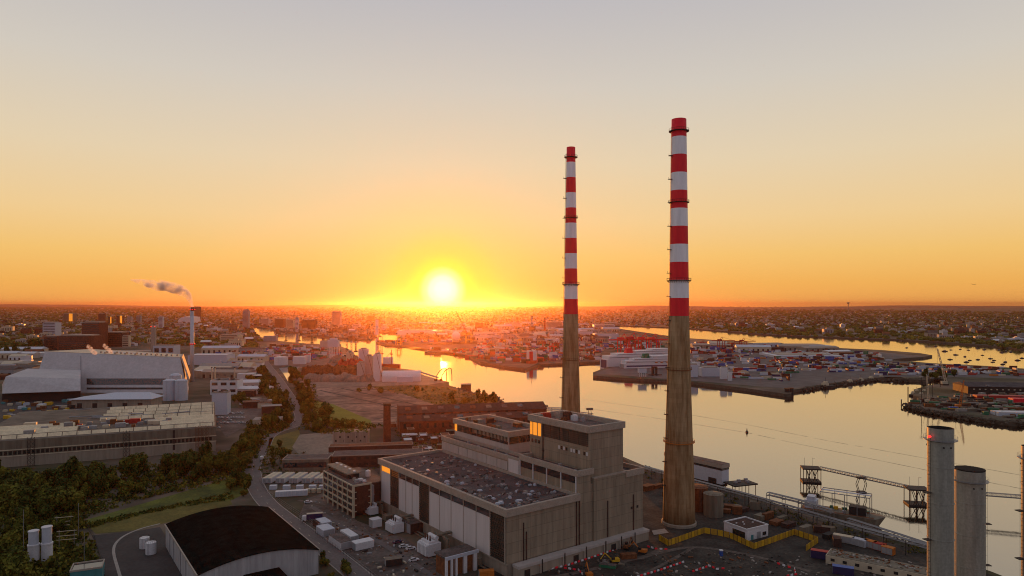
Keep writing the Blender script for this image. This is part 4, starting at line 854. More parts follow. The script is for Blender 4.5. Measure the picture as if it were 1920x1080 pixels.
# ------------------------------------------------------------------ lattice and port cranes, ships
def lattice(mb, a, b, w, seg, t=.3, w2=None):
    a, b = Vector(a), Vector(b); d = b - a; u = d.normalized().orthogonal().normalized(); v = d.normalized().cross(u); w2 = w if w2 is None else w2
    c = [(u + v), (u - v), (-u - v), (-u + v)]
    for i in range(seg):
        wa, wb = (w + (w2 - w) * i / seg) / 2, (w + (w2 - w) * (i + 1) / seg) / 2
        for k in range(4):
            p, q = a + d * i / seg + c[k] * wa, a + d * (i + 1) / seg + c[k] * wb; mb.bar(p, q, t); mb.bar(a + d * i / seg + c[k] * wa, a + d * (i + 1) / seg + c[(k + 1) % 4] * wb, t * .7)
    return mb
def crawler(label, px, py, tip, m, s=1.0):
    th = thing('crawler_crane', label, 'crane', P(px, py)); part('undercarriage', MB().box(-4 * s, 4 * s, -3 * s, 3 * s, 0, 1.6 * s), K['dark'], th); part('cab', MB().box(-4 * s, 3 * s, -2 * s, 2 * s, 1.6 * s, 5 * s), K[m], th)
    part('jib', lattice(MB(), (2 * s, 0, 3 * s), tip, 2.4 * s, 12, .45 * s, 1.0 * s), K[m], th); part('mast', MB().bar((-3 * s, 0, 5 * s), (tip[0] * .3 - 6 * s, tip[1] * .3, tip[2] * .45), .4 * s).bar((tip[0] * .3 - 6 * s, tip[1] * .3, tip[2] * .45), tip, .2 * s), K['dark'], th); return th
crawler('tall thin lattice crane leaning back behind the islet', 1771, 722, (-10, 0, 51), 'cream', 1.1)
crawler('orange based lattice crane near the islet tip water edge', 1797, 765, (6, 0, 30), 'orange', .8)
crawler('thin upright white lattice crane by the islet moorings', 1739, 755, (-1, 0, 33), 'cream', .7)
def gantry(label, px, py, s, a, m='redw', boom=55, group=None):
    th = thing('gantry_crane', label, 'gantry crane', P(px, py), R(a), group); h = 26 * s; w = 9 * s; l = 8 * s
    lg = MB()
    for x in (-l, l):
        for y in (-w, w): lg.bar((x, y, 0), (x, y, h), 2.0 * s)
        lg.bar((x, -w, h * .35), (x, w, h * .35), 1.5 * s).bar((x, -w, h), (x, w, h), 1.8 * s)
    part('legs', lg, K[m], th); part('boom', MB().bar((-boom * .55 * s, 0, h + 1), (boom * s * .8, 0, h + 1), 2.6 * s), K[m], th)
    part('apex_frame', MB().bar((-l, 0, h), (l * .4, 0, h * 1.5), 1.3 * s).bar((l, 0, h), (l * .4, 0, h * 1.5), 1.3 * s).bar((l * .4, 0, h * 1.5), (boom * s * .75, 0, h + 1), .6 * s), K[m], th)
    part('machine_house', MB().box(-l - 4 * s, l * .3, -2.5 * s, 2.5 * s, h + 2 * s, h + 6 * s), K[m], th); part('operator_cab', MB().box(l * 1.5, l * 1.5 + 3 * s, -1.5 * s, 1.5 * s, h - 3.4 * s, h - .5), K['grey'], th); return th
g = 'red quay cranes at the container berth'
for px, py, s, a, lb_ in ((1168, 662, 1.15, 12, 'red quay crane at the near end of the container berth row'), (1186, 664, 1.25, 8, 'bright red quay crane second in the row behind the ferry'), (1207, 663, 1.2, 5, 'tall red quay crane behind the ferry funnel'), (1226, 662, 1.15, 3, 'red quay crane whose boom nearly reaches the nearer chimney')): gantry(lb_, px, py, s, a, 'red', group=g)
gantry('dark red yard gantry against the bay, the one beside the chimney', 1352, 655, .8, 4); gantry('dark red yard gantry against the bay, the one farther from the chimney', 1393, 655, .75, 4); gantry('small red yard gantry among blue containers', 1317, 652, .5, 10); gantry('low red gantry at the trailer park edge', 1375, 656, .55, 0)
gantry('yellow quay crane standing at the pier end in the sun glare', 748, 647, .75, 80, 'yellow', 30); gantry('thin dark quay crane at the pier tip', 712, 642, .65, 80, 'dark', 24); gantry('yellow quay crane lost in the glare above the docks', 879, 642, .9, 80, 'yellow', 20)
crawler('tall crane with long raised jib in the sun glare', 874, 628, (-38, 0, 88), 'orange', 1.6)
for i, (px, py) in enumerate(((1014, 655), (1035, 662), (1043, 655), (920, 655), (947, 650), (975, 648))): gantry(['low orange yard gantry by the stacked boxes', 'red straddle gantry close to the farther chimney', 'dull red gantry behind the straddle gantry', 'orange gantry by the small white shed', 'yellow gantry below the long white roofs', 'yellow gantry beneath the dark power block'][i], px, py, .55, 10 * i, ['redw', 'red', 'redw', 'orange', 'yellow', 'yellow'][i], 26)
for i, (px, py, h) in enumerate(((561, 640, 38), (585, 644, 42), (650, 668, 58), (659, 664, 48), (667, 660, 40), (536, 640, 30))):
    th = thing('harbour_crane', ['slender mobile crane in front of the river bend', 'slender mobile crane with drooping jib before the river bend', 'tallest thin crane by the white cement towers', 'thin crane next to the tallest one', 'thin crane with horizontal jib by the cement quay', 'small mobile crane among the stacked boxes'][i], 'crane', P(px, py), .4 * i)
    part('tower', lattice(MB(), (0, 0, 0), (0, 0, h), 2.6, 8, .7), K['dark'], th); part('jib', lattice(MB(), (-8, 0, h * .9), (26, 0, h * (1.05 - .05 * i)), 1.8, 8, .6), K['grey'], th); part('cab', MB().box(-2, 2, -2, 2, h * .55, h * .55 + 4), K['cream'], th); part('base', MB().box(-4, 4, -4, 4, 0, 3), K['dark'], th)
# ferries
def ferry(label, a, ln, bm_, hull_h, top, m1, stern, px, py, stripe=None):
    th = thing('ferry', label, 'ferry', P(px, py, -4), R(a)); th.location.z = 0; hb = bm_ / 2
    part('hull', MB().hull([(x, y, z) for x, w in ((0, 1), (ln * .8, 1), (ln, .08)) for y in (-hb * w, hb * w) for z in (0, hull_h)]), K[m1], th)
    part('stern_door', MB().box(-.5, 0, -hb * .75, hb * .75, 1.5, hull_h - 1), K[stern], th)
    z = hull_h
    for i, (x0, x1, hh) in enumerate(((.02, .86, top * .35), (.12, .82, top * .25), (.35, .8, top * .25), (.55, .78, top * .15))):
        part('deckhouse', MB().box(ln * x0, ln * x1, -hb * (1 - .08 * i), hb * (1 - .08 * i), z, z + hh), K['white'], th); part('window_strip', MB().box(ln * x0 + 2, ln * x1 - 2, -hb * (1 - .08 * i) - .15, -hb * (1 - .08 * i), z + hh * .45, z + hh * .6), K['glass'], th); z += hh
    part('funnel', MB().hull([(ln * q, y, zz) for q, zz in ((.25, hull_h + top * .5), (.34, hull_h + top * .5), (.33, hull_h + top * 1.15), (.27, hull_h + top * 1.1)) for y in (-4, 4)]), K['green'] if stripe else K['red'], th)
    part('mast', MB().bar((ln * .7, 0, z), (ln * .7, 0, z + 10), .8), K['white'], th)
    if stripe: part('stripe', MB().box(4, ln * .8, -hb - .2, -hb, hull_h * .55, hull_h * .75), K['navy'], th)
    for i in range(5): part('lifeboat', MB().ball((ln * (.4 + i * .07), -hb - .6, hull_h + 2), 3.4, 1.3, 1.2), K['orange'], th)
    return th
ferry('large white ferry with dark open stern and red funnel alongside the pier', 22, 175, 27, 17, 17, 'white', 'navy', 1132, 691)
ferry('white ferry with green marks and dark stripe, nearer the quay tip', 12, 150, 24, 12, 15, 'white', 'grey', 1166, 694, True)
th = thing('moored_ship', 'ship seen bow on with bright red and white bridge front', 'ship', P(993, 686, -4), R(80)); th.location.z = 0
part('hull', MB().hull([(x, y, z) for x, w in ((0, .15), (12, 1), (110, 1)) for y in (-11 * w, 11 * w) for z in (0, 9)]), K['redw'], th); part('bridge', MB().box(20, 34, -9, 9, 9, 27), K['white'], th); part('bridge_front', MB().box(19.5, 20, -3.5, 3.5, 9, 26), K['red'], th); part('mast', MB().bar((24, 0, 27), (24, 0, 37), .8), K['dark'], th)
th = thing('moored_ship', 'red hulled cargo ship with two derrick masts behind the white silos', 'ship', P(742, 691, -4), R(150)); th.location.z = 0
part('hull', MB().hull([(x, y, z) for x, w in ((-10, .2), (6, 1), (75, 1)) for y in (-8 * w, 8 * w) for z in (0, 8)]), K['redw'], th); part('bridge', MB().box(12, 24, -7, 7, 8, 20), K['white'], th)
for x in (10, 32): part('derrick_mast', MB().bar((x, 0, 8), (x, 0, 34), 1.4).bar((x, 0, 30), (x + 12, 0, 20), .7).bar((x - 3, 0, 26), (x + 3, 0, 26), 2), K['redw'], th)
def tug(label, px, py, a, s, m='dark', group=None):
    th = thing('tugboat', label, 'tugboat', P(px, py, -4), R(a), group); th.location.z = 0; part('hull', MB().hull([(x * s, y * s * w, z) for x, w in ((-11, .7), (-9, 1), (6, 1), (13, .1)) for y in (-4, 4) for z in (0, 3 * s)]), K[m], th)
    part('wheelhouse', MB().box(-4 * s, 3 * s, -2.6 * s, 2.6 * s, 3 * s, 6 * s).box(-2 * s, 2 * s, -2 * s, 2 * s, 6 * s, 8 * s), K['cream'], th); part('mast', MB().bar((0, 0, 8 * s), (0, 0, 13 * s), .5), K['dark'], th); return th
for px, py, a, s, lb_ in ((1548, 727, 10, 1.1, 'largest dark tug off the tarmac corner'), (1565, 722, 20, .5, 'smallest boat between the dark tugs'), (1594, 720, 12, .9, 'dark tug third along the stony bank'), (1614, 717, 200, .85, 'dark tug pointing back along the bank'), (1633, 714, 15, .9, 'dark tug by the bushes of the stony bank'), (1652, 711, 190, .8, 'dark tug at the inner end of the stony bank')): tug(lb_, px, py, a, s)
for px, py, a, s, lb_ in ((863, 663, 170, 1.3, 'reddish boat lying off the dock wall'), (892, 671, 165, 1.9, 'larger reddish boat lying under the dock wall'), (912, 676, 170, 1.6, 'reddish boat moored third from the river at the dock wall'), (520, 630, 0, .9, 'boat crossing the upper river bend')): tug(lb_, px, py, a, s, 'redw')
pts = [(545, 228), (615, 212), (722, 205), (812, 215), (915, 198), (990, 210), (668, 268), (775, 288), (970, 272), (1060, 310), (1155, 212), (1190, 243), (1235, 228), (1290, 235), (605, 320), (828, 330), (920, 322), (1100, 330), (1085, 350), (1230, 350), (1200, 375), (1365, 330), (1415, 305), (790, 350), (120, 188), (440, 170), (540, 140), (60, 108), (700, 145), (440, 130)]
sb0 = thing('sailing_boat', 'small dark boat lying at a mooring in the far bay', 'boat', (0, 0, 0), 0, 'small boats moored across the far bay')
part('hull', MB().hull([(x, y * w, z) for x, w in ((-6, .7), (3, 1), (8, .1)) for y in (-2.2, 2.2) for z in (0, 1.8)]), K['dark'], sb0); part('cabin', MB().box(-3, 3, -1.3, 1.3, 1.8, 3.2), K['grey'], sb0); part('mast', MB().bar((1, 0, 2), (1, 0, 13), .3), K['dark'], sb0)
for i, (x, y) in enumerate(pts):
    p = P(1680 + x / 6, 621 + y / 6, -4); p.z = 0; s = random.uniform(.5, .8)
    if i == 0: sb0.location = p
    else: dup(sb0, p, random.uniform(-.5, .5), scale=s)

th = thing('mooring_dolphin', 'square dark masonry block standing in the water off the green point', 'mooring dolphin', P(873.5, 731, -4), R(8)); th.location.z = 0; part('block', MB().box(-6.5, 6.5, -6, 6, -.5, 7.5), K['brickd'], th); part('cap', MB().box(-7, 7, -6.4, 6.4, 7.5, 8.1), K['conc_plain'], th)
for px, py, lb_ in ((1476, 741, 'dark fender dolphin at the outer pier corner'), (1483, 740, 'dark fender dolphin just off the pier corner')): th = thing('fender_dolphin', lb_, 'mooring dolphin', P(px, py, -4), 0); th.location.z = 0; part('piles', MB().lathe([(3.4, -.5), (3.2, 8)], 10), K['dark'], th); part('cap', MB().lathe([(3.8, 8), (3.8, 9)], 10), K['rust'], th)
th = thing('pilot_station', 'pale box on slim legs over the ferry pier water', 'building', P(1204, 706), R(5)); part('cabin', MB().box(-6, 6, -4, 4, 6, 13), K['white_b'], th); part('roof', MB().box(-6.4, 6.4, -4.4, 4.4, 13, 13.8), K['grey'], th)
for x in (-5, -1.7, 1.7, 5): part('leg', MB().bar((x, -3, -4), (x, -3, 6), .8), K['white'], th)
th = thing('link_span', 'dark ferry ramp tower at the pier', 'ramp', P(1224, 704)); part('tower', MB().box(-2, 2, -2, 2, -3, 12).box(4, 7, -2, 2, -3, 12).box(-2, 7, -2, 2, 11.9, 14), K['dark'], th); part('ramp', MB().box(-8, 14, -3, 3, 1, 2), K['dark'], th)
# ------------------------------------------------------------------ waste plant, warehouse and factories on the land behind
def raw(name, mbs, label, cat):
    th = thing(name, label, cat, (0, 0, 0))
    return th
inc = thing('waste_plant', 'huge pale grey sloping sided waste incinerator hall', 'incinerator', (0, 0, 0))
A, B = P(60, 735), P(352, 738); A1, B1 = Vector(((84 - CX) / F * 915, 915, GZ + 49.5)), Vector(((338 - CX) / F * 872, 872, GZ + 44.2)); _d = Vector(((338 - CX) / F, 1, -(670.5 - HY) / F)); _n = (B - A).cross(A1 - A); B1 = Vector((0, 0, CZ)) + _d * ((A - Vector((0, 0, CZ))).dot(_n) / _d.dot(_n)); bk = Vector((-27, 60, 0)); cl = mat('silver_cladding', (.50, .48, .49), .85, 0.0, var=.12, scale=.05, fine=(.35, .12))
part('hall', MB().hull([A, B, A1, B1, A + bk, B + bk, A1 + Vector((24, 60, -1)), B1 + bk]), cl, inc)
U = (B - A).normalized(); Nn = Vector((U.y, -U.x, 0))
def onfront(x0, x1, y0, y1, m, name, off=.6):
    q = []
    for x, y in ((x0, y1), (x1, y1), (x1, y0), (x0, y0)):
        d = Vector(((x - CX) / F, 1, -(y - HY) / F)); n = (B - A).cross(A1 - A); t = (A - Vector((0, 0, CZ))).dot(n) / d.dot(n); q.append(Vector((0, 0, CZ)) + d * t)
    nn = (B - A).cross(A1 - A).normalized() * off
    if nn.y > 0: nn = -nn
    part(name, MB().hull([p + nn for p in q] + list(q)), m, inc)
onfront(163, 311, 710, 721, K['glass'], 'window_band'); onfront(163, 305, 727, 730, K['dark'], 'vent_band'); onfront(151, 152.2, 668, 735, K['grey'], 'panel_joint')
rf = [A1, B1, B1 + bk, A1 + Vector((24, 60, -1))]
part('roof', MB().quad([p + Vector((0, 0, .3)) for p in rf]), K['cream'], inc)
part('end_fin', MB().hull([B1 + Vector((.3, 0, .6)), B1 + bk + Vector((.3, 0, .6)), B + Vector((.3, 0, 18)), B + bk + Vector((.3, 0, 18)), B1 + Vector((2.2, .4, .6)), B1 + bk + Vector((2.2, .4, .6)), B + Vector((2.2, .4, 18)), B + bk + Vector((2.2, .4, 18))]), K['fascia'], inc)
rib = MB()
for i in range(24): q = A1.lerp(B1, .35 + i * .025); rib.rbox(q.x, q.y + 8 + (i % 3) * 6, q.z, q.z + 2.2, 2, 2.4, .2)
part('roof_vent', rib, K['fascia'], inc)
wa, wb, wc = P(4, 752), P(150, 747), P(-40, 745)
wt1, wt2 = Vector(((11 - CX) / F * 800, 800, GZ + 28)), Vector(((151 - CX) / F * 806, 806, GZ + 24.8)); wu1, wu2 = Vector(((4 - CX) / F * 785, 785, GZ + 9.9)), Vector(((151 - CX) / F * 790, 790, GZ + 12.3)); wbk = Vector(((52 - CX) / F * 880, 880, GZ + 29.8))
bkk = lambda v, d, dz=0: Vector((v.x * (v.y + d) / v.y, v.y + d, v.z + dz))
part('tipping_hall', MB().hull([wu1, wu2, wt1, wt2, wbk, bkk(wt2, 75, 3), bkk(wu1, 85), bkk(wu2, 75)]), cl, inc)
part('undercroft', MB().hull([Vector((q2.x, q2.y, z)) for q in (wu1, wu2) for dy in (8, 70) for q2 in (bkk(q, dy),) for z in (GZ, q.z - .3)]), K['dark'], inc)
st_ = thing('incinerator_stack', 'slim blue grey twin flue stack with glowing tip and drifting smoke', 'chimney', P(361, 716))
part('flue', MB().lathe([(2.3, 0), (2.0, 108)], 20).lathe([(1.2, 0), (1.1, 108)], 12, cx=-2.9, cy=1), K['white_b'], st_, True)
part('tip', MB().lathe([(2.1, 103), (2.1, 108.5)], 20, cap=False), K['rust'], st_)
for z in (54, 104): 
    g_ = part('gallery', MB().lathe([(2.2, z), (3.4, z + .2), (3.4, z + 1.2), (3.3, z + 1.2)], 20, cap=False), K['redw'], st_)
    for a in range(6): part('warning_lamp', MB().ball((3.5 * math.cos(a), 3.5 * math.sin(a), z + 1.2), .55, .55, .5), K['lamp_red'], g_)
fl = part('flue_sleeve', MB().lathe([(2.07, 96), (2.07, 103)], 20, cap=False), K['white_b'], st_)  # plain ring in the flue's own bluish white
# smoke plume
pm_ = bpy.data.materials.new('smoke_volume'); pm_.use_nodes = True; t_ = pm_.node_tree; t_.nodes.clear(); v_ = N(t_, 'ShaderNodeVolumePrincipled'); v_.inputs['Color'].default_value = (.985, .97, .99, 1); v_.inputs['Anisotropy'].default_value = .25
c_ = N(t_, 'ShaderNodeTexCoord'); n_ = N(t_, 'ShaderNodeTexNoise'); n_.inputs['Scale'].default_value = .09; n_.inputs['Detail'].default_value = 3; t_.links.new(c_.outputs['Object'], n_.inputs[0])
r_ = ramp(t_, [(.38, (0, 0, 0, 1)), (.68, (1, 1, 1, 1))]); t_.links.new(n_.outputs[0], r_.inputs[0]); t_.links.new(M(t_, 'MULTIPLY', r_.outputs[0], .34), v_.inputs['Density']); o_ = N(t_, 'ShaderNodeOutputMaterial'); t_.links.new(v_.outputs[0], o_.inputs['Volume'])
D_ = 1000; sp_ = [(361, 577, 2.5), (359, 566, 3.5), (354, 555, 7), (344, 546, 9), (331, 541, 10), (317, 538, 10), (302, 535, 9.5), (288, 533, 8.5), (275, 530, 6), (262, 527, 3.5), (252, 525, 1.5)]
mb = MB(); n = 14; b0 = None
for i, (x, y, r) in enumerate(sp_):
    c = Vector(((x - CX) / F * D_, D_ - i * 1.0, CZ - (y - HY) / F * D_)); x2, y2 = sp_[min(i + 1, len(sp_) - 1)][:2]; x1, y1 = sp_[max(i - 1, 0)][:2]; t = Vector((x2 - x1, 0, -(y2 - y1))).normalized(); nn = Vector((-t.z, 0, t.x))
    for k in range(n):
        a = 2 * math.pi * k / n; rr_ = r * .8 * (1 + .25 * math.sin(i * 2.3 + k * 1.9) + .12 * math.sin(k * 4 + i)); mb.v.append(tuple(c + nn * math.cos(a) * rr_ + Vector((0, 1, 0)) * math.sin(a) * rr_))
    if i:
        for k in range(n): mb.f.append(((i - 1) * n + k, (i - 1) * n + (k + 1) % n, i * n + (k + 1) % n, i * n + k)); mb.m.append(0)
mb.f += [tuple(range(n)), tuple(reversed(range((len(sp_) - 1) * n, len(sp_) * n)))]; mb.m += [0, 0]
sm_ = mb.mesh('smoke', pm_); bm = bmesh.new(); bm.from_mesh(sm_); bmesh.ops.recalc_face_normals(bm, faces=bm.faces); bm.to_mesh(sm_); bm.free()
solo('smoke', sm_, pm_, 'pale lilac smoke drifting sideways off the slim stack', 'smoke', kind='stuff')
pm2 = pm_.copy(); [setattr(n__.inputs['Scale'], 'default_value', .3) for n__ in pm2.node_tree.nodes if n__.type == 'TEX_NOISE']
for (cx, cy, D) in ((172, 658, 868), (202, 656, 868)):
    mb = MB()
    for i in range(4): q = Vector(((cx + 6 - i * 4 - CX) / F * D, D, CZ - (cy + 4 - i * 4 - HY) / F * D)); mb.ball(q, 3.2 - .2 * i, 3, 2.8, 0, 10, 6, .15)
    solo('steam', mb, pm2, 'small sunlit steam puff on the incinerator roof', 'steam', kind='stuff')
# strip-roofed warehouse
wh = thing('strip_roofed_warehouse', 'vast old factory shed with parallel tan rooflights and a row of small dark windows', 'warehouse', P(405, 845), math.atan2(1, 0)); w0 = P(405, 845); wl_ = P(-60, 877); du = (wl_ - w0); lw = du.length; wh.rotation_euler = (0, 0, math.atan2(du.y, du.x) + R(3.4)); dep = 150
ww = part('wall', MB().box(0, lw, -dep, 0, 0, 18), K['tank'], wh)
# local x runs along the long front (to the west), local -y goes back
for i in range(56): x = 3 + i * (lw - 6) / 56; part('window', MB().box(x, x + 1.9, 0, .12, 8.3, 10.9), K['glass'], ww)
part('string_course', MB().box(-.2, lw, 0, .35, 11.4, 12.0).box(-.2, lw, 0, .35, 7.2, 7.8), K['cream'], ww)
part('lower_wall', MB().box(0, lw, 0, .08, 0, 7.1), K['conc_plain'], ww); part('doorway', MB().box(lw * .18, lw * .18 + 1.6, 0, .2, 3, 18), K['dark'], ww)
steps = [(0, 150, 0, lw * .66)]
tan = mat('tan_rooflight', (.85, .70, .46), .3, .5, var=.25, scale=.15, fine=(.8, .15)); tr = mat('dirty_roof', (.16, .13, .1), .85, var=.5, scale=.08)
part('roof', MB().box(.2, lw - .2, -dep + .2, -.2, 18, 18.2), tr, wh)
for k in range(7):
    y0 = -6 - k * 20.5; x1 = lw if k < 3 else lw * .56
    if k in (1, 2): continue
    r1 = part('rooflight', MB().hull([(x, y, z) for x in (1, x1 - 2) for y, z in ((y0 - 1, 18.2), (y0 - 11, 18.2), (y0 - 10, 19.4), (y0 - 2.5, 20.6))]), tan, wh)
    rb = MB()
    for i in range(int(x1 / 9)): rb.hull([(x, y, z) for x in (2 + i * 9, 2.5 + i * 9) for y, z in ((y0 - .9, 18.2), (y0 - 11.2, 18.2), (y0 - 10.1, 19.6), (y0 - 2.5, 20.8))])
    part('rib', rb, tr, r1)
for k, (xa, xb) in ((1, (1, 40)), (1, (95, 175)), (2, (1, 45)), (2, (100, 170))): 
    y0 = -6 - k * 20.5; part('rooflight', MB().hull([(x, y, z) for x in (xa, xb) for y, z in ((y0, 18.2), (y0 - 11, 18.2), (y0 - 10, 20.0), (y0 - 4, 20.8))]), tan, wh)
rr = random.Random(4)
for i in range(34): x, y = rr.uniform(30, 130), rr.uniform(-60, -18); s = rr.uniform(1.5, 5); part('rooftop_unit', MB().box(x, x + s * 1.6, y, y + s, 18.2, 18.2 + rr.uniform(1.5, 4)), K[rr.choice(['steel', 'cream', 'rust', 'grey', 'redw'])], wh)
for i in range(10): x, y = rr.uniform(3, 150), rr.uniform(-140, -70); part('roof_pipe', MB().bar((x, y, 19.5), (x + rr.uniform(8, 25), y + rr.uniform(-6, 6), 19.5), .9), K['steel'], wh)
for i, x in enumerate((7, 12, 60, 118)): part('scaffold', lattice(MB(), (x, 2, 0), (x, 2, 20), 3, 7, .25), K['rust'] if i < 2 else K['dark'], wh)
block('stair_tower', 'pale blue stair tower with crates on its roof at the warehouse end', 'tower', 397, 778, 5, 15, 12, 22, 'white_b', 'sand', par=1, plant=3)
block('boiler_plant', 'white boxy plant building with two thin flues', 'building', 394, 740, 3, 33, 22, 17, 'white', 'roof2', storeys=2, bays=9, plant=3)
for x, lb_ in ((397, 'thin white flue at the near corner of the boxy plant'), (440, 'thin white flue at the far corner of the boxy plant'), (403, 'short thin flue between the two taller ones')): th = thing('flue', lb_, 'flue', P(x, 736)); part('pipe', MB().lathe([(.8, 0), (.7, 32)], 10), K['cream'], th); part('cap', MB().lathe([(1, 31.5), (1, 32.5)], 10), K['dark'], th)
# low white shed
ls = thing('low_white_shed', 'long low shed with white hipped roof in front of the incinerator', 'shed', P(134, 765), R(3)); part('wall', MB().box(0, 84, 0, 26, 0, 9), K['conc_plain'], ls)
part('roof', MB().hull([(-2, -2, 9), (86, -2, 9), (86, 28, 9), (-2, 28, 9), (40, 14, 15), (76, 14, 15), (-2, -2, 9.4), (86, -2, 9.4)]), K['white_b'], ls)
for i in range(5): part('door', MB().box(6 + i * 16, 11 + i * 16, -.15, 0, 0, 5), K['dark'], ls)
for i, x in enumerate((318, 340)): tank('silo', ['fat pale silo by the incinerator end', 'second fat pale silo, closer to the slim stack'][i], 'silo', x, 750, 7.2, 23, 'white_b', .25)
tank('silo', 'pale silo wedged behind the two fat silos', 'silo', 329, 742, 7, 25, 'white_b', .4)
block('old_power_block', 'pale factory block at the foot of a square concrete chimney', 'factory', 287, 668, 2, 45, 30, 23, 'white_b', 'fascia', storeys=1, bays=12, par=1)
th = thing('factory_chimney', 'square pale concrete chimney with red lamps above the factory block', 'chimney', P(288, 665), .1); part('shaft', MB().box(-4.2, 4.2, -4.2, 4.2, 0, 62), K['fascia'], th); part('warning_lamp', MB().ball((-4, -4, 63), 1, 1, .8).ball((4, -4, 63), 1, 1, .8), K['lamp_red'], th)
block('distribution_shed', 'wide pale shed behind the slim stack', 'warehouse', 352, 684, 1, 72, 40, 18, 'white_b', 'white_b', par=.6); block('distribution_shed', 'small white roofed shed right of the slim stack foot', 'warehouse', 364, 708, 4, 32, 22, 10, 'conc_plain', 'white', par=.4); block('depot', 'low long white roofed depot beyond the sloping hall', 'warehouse', 200, 664, 0, 120, 40, 6, 'conc_plain', 'kerb', par=.3)
rr = random.Random(31)
for i in range(70):
    x, y = rr.uniform(0, 145), rr.uniform(752, 798)
    if y > 792 - x * .15: continue
    nm, ct = rr.choice([('pipework_skid', 'plant skid'), ('storage_drum', 'drum'), ('stacked_skip', 'skip')]); s = rr.uniform(.6, 1.4)
    box_unit(nm, f'small {rr.choice(["blue", "rusty", "pale"])} {ct} in the cluttered recycling yard', ct, x, y, rr.uniform(-10, 30), 5 * s, 3 * s, 2.6 * s, rr.choice(['teal', 'rust', 'cream', 'dark', 'grey', 'yellow', 'white_b']), f'{ct}s in the recycling yard', doors=False)
rr = random.Random(41)
for i, (x0, x1, y0, y1, n) in enumerate(((400, 480, 690, 745, 16), (405, 500, 650, 690, 16), (0, 70, 655, 700, 18), (440, 500, 755, 800, 8), (405, 470, 775, 830, 0))):
    for k in range(n):
        x, y = rr.uniform(x0, x1), rr.uniform(y0, y1); s = rr.uniform(.5, 1.2)
        block('works_building', ['low pale works building by the straight road', 'low works building among depots behind the slim stack', 'low works building past the incinerator end', 'small depot building beside the tree lined road'][i], 'building', x, y, rr.uniform(-15, 25), 24 * s, 16 * s, rr.uniform(4, 9), rr.choice(['conc_plain', 'white_b', 'cream', 'pale', 'brickd', 'white']), rr.choice(['white', 'roof2', 'kerb', 'fascia', 'rust']), par=.3, group=['low works buildings by the straight road', 'works buildings among the depots', 'works buildings past the incinerator', 'small depots beside the tree lined road'][i])
# parked cars south side
cars = [car('parked car in the works car park', 430, 788, 10, 'white', 'cars in the works car park')]
for i in range(28): x = 412 + (i % 9) * 5.5 + rr.uniform(-1, 1); y = 775 + (i // 9) * 9 + rr.uniform(-1, 1); dup(cars[0], P(x, y), rr.choice([.1, 1.6]))
# ------------------------------------------------------------------ brick works, ruins
bw = thing('derelict_brick_works', 'derelict red brick generating works with long dark roofs and arched windows', 'factory', P(750, 815), R(0)); o = P(750, 815); f0 = P(1010, 800) ; dv = (P(1000, 805) - o); ang_ = math.atan2(dv.y, dv.x); bw.rotation_euler = (0, 0, ang_); ln = dv.length
fr_ = part('front_range', MB().box(0, ln, 0, 20, 0, 11), K['brick'], bw)
for i in range(17): x = 3 + i * (ln - 6) / 17; part('window', MB().box(x, x + 2, -.1, 0, 5, 9), K['glass'], fr_)
part('roof', MB().hull([(x, y, z) for x in (-.5, ln + .5) for y, z in ((-.5, 11), (20.5, 11), (10, 15))]), K['brickd'], bw)
br_ = part('back_range', MB().box(0, ln * 1.15, 20, 48, 0, 15), K['brick'], bw); part('roof', MB().hull([(x, y, z) for x in (-.5, ln * 1.15 + .5) for y, z in ((19.5, 15), (48.5, 15), (34, 20))]), K['brickd'], bw)
for i in range(14): x = 4 + i * (ln) / 14; part('window', MB().box(x, x + 2.4, 19.9, 20, 11.6, 14.4), K['glass'], br_)
for i in range(16): x = 6 + (i % 8) * ln / 8; part('rooflight', MB().hull([(x + dx, y, z) for dx in (0, 5) for y, z in (((3, 12.9), (7, 14.2), (3, 13.2), (7, 14.6)) if i < 8 else ((24, 16.9), (29, 18.8), (24, 17.3), (29, 19.2)))]), K[['rust', 'tank', 'roof2', 'glass'][i % 4]], bw)
gb = part('gable_end', MB().hull([(-.5, y, z) for y, z in ((20, 0), (48, 0), (48, 16), (20, 16), (34, 21.5))] + [(0, y, z) for y, z in ((20, 0), (48, 0), (48, 16), (20, 16), (34, 21.5))]), K['brick'], bw)
bc = thing('brick_chimney', 'square tapering red brick chimney of the derelict works', 'chimney', P(725.5, 836), R(20)); part('shaft', MB().hull([(x * w, y * w, z) for x in (-1, 1) for y in (-1, 1) for z, w in ((0, 2.8), (32, 2.4))]), K['brick'], bc); part('cap', MB().box(-2.7, 2.7, -2.7, 2.7, 32, 33.8), K['brickd'], bc)
rr = random.Random(51)
for i in range(36):
    x, y = rr.uniform(742, 850), rr.uniform(800, 858)
    s = rr.uniform(.5, 1.2); block('ruined_outbuilding', 'roofless brick outbuilding among weeds before the derelict works', 'ruin', x, y, ang_ * 57.3 + rr.choice([0, 90]), 9 * s, 6 * s, rr.uniform(2, 6), rr.choice(['brick', 'brickd', 'rust']), rr.choice(['rubble', 'grass', 'rust', 'white_b']), par=.3, group='roofless outbuildings before the derelict works')
cr = thing('concrete_ruin', 'roofless pale concrete block with weeds on top', 'ruin', P(624, 838), R(4)); part('wall', MB().box(0, 27, 0, 14, 0, 11.5), K['conc_plain'], cr)
for i in range(4): part('buttress', MB().box(i * 8.6, i * 8.6 + 1, -.5, 0, 0, 12), K['fascia'], cr)
for i in range(8): part('window', MB().box(1.8 + i * 3.2, 3.0 + i * 3.2, -.1, 0, 4 + (i % 2) * 3, 5.4 + (i % 2) * 3), K['dark'], cr)
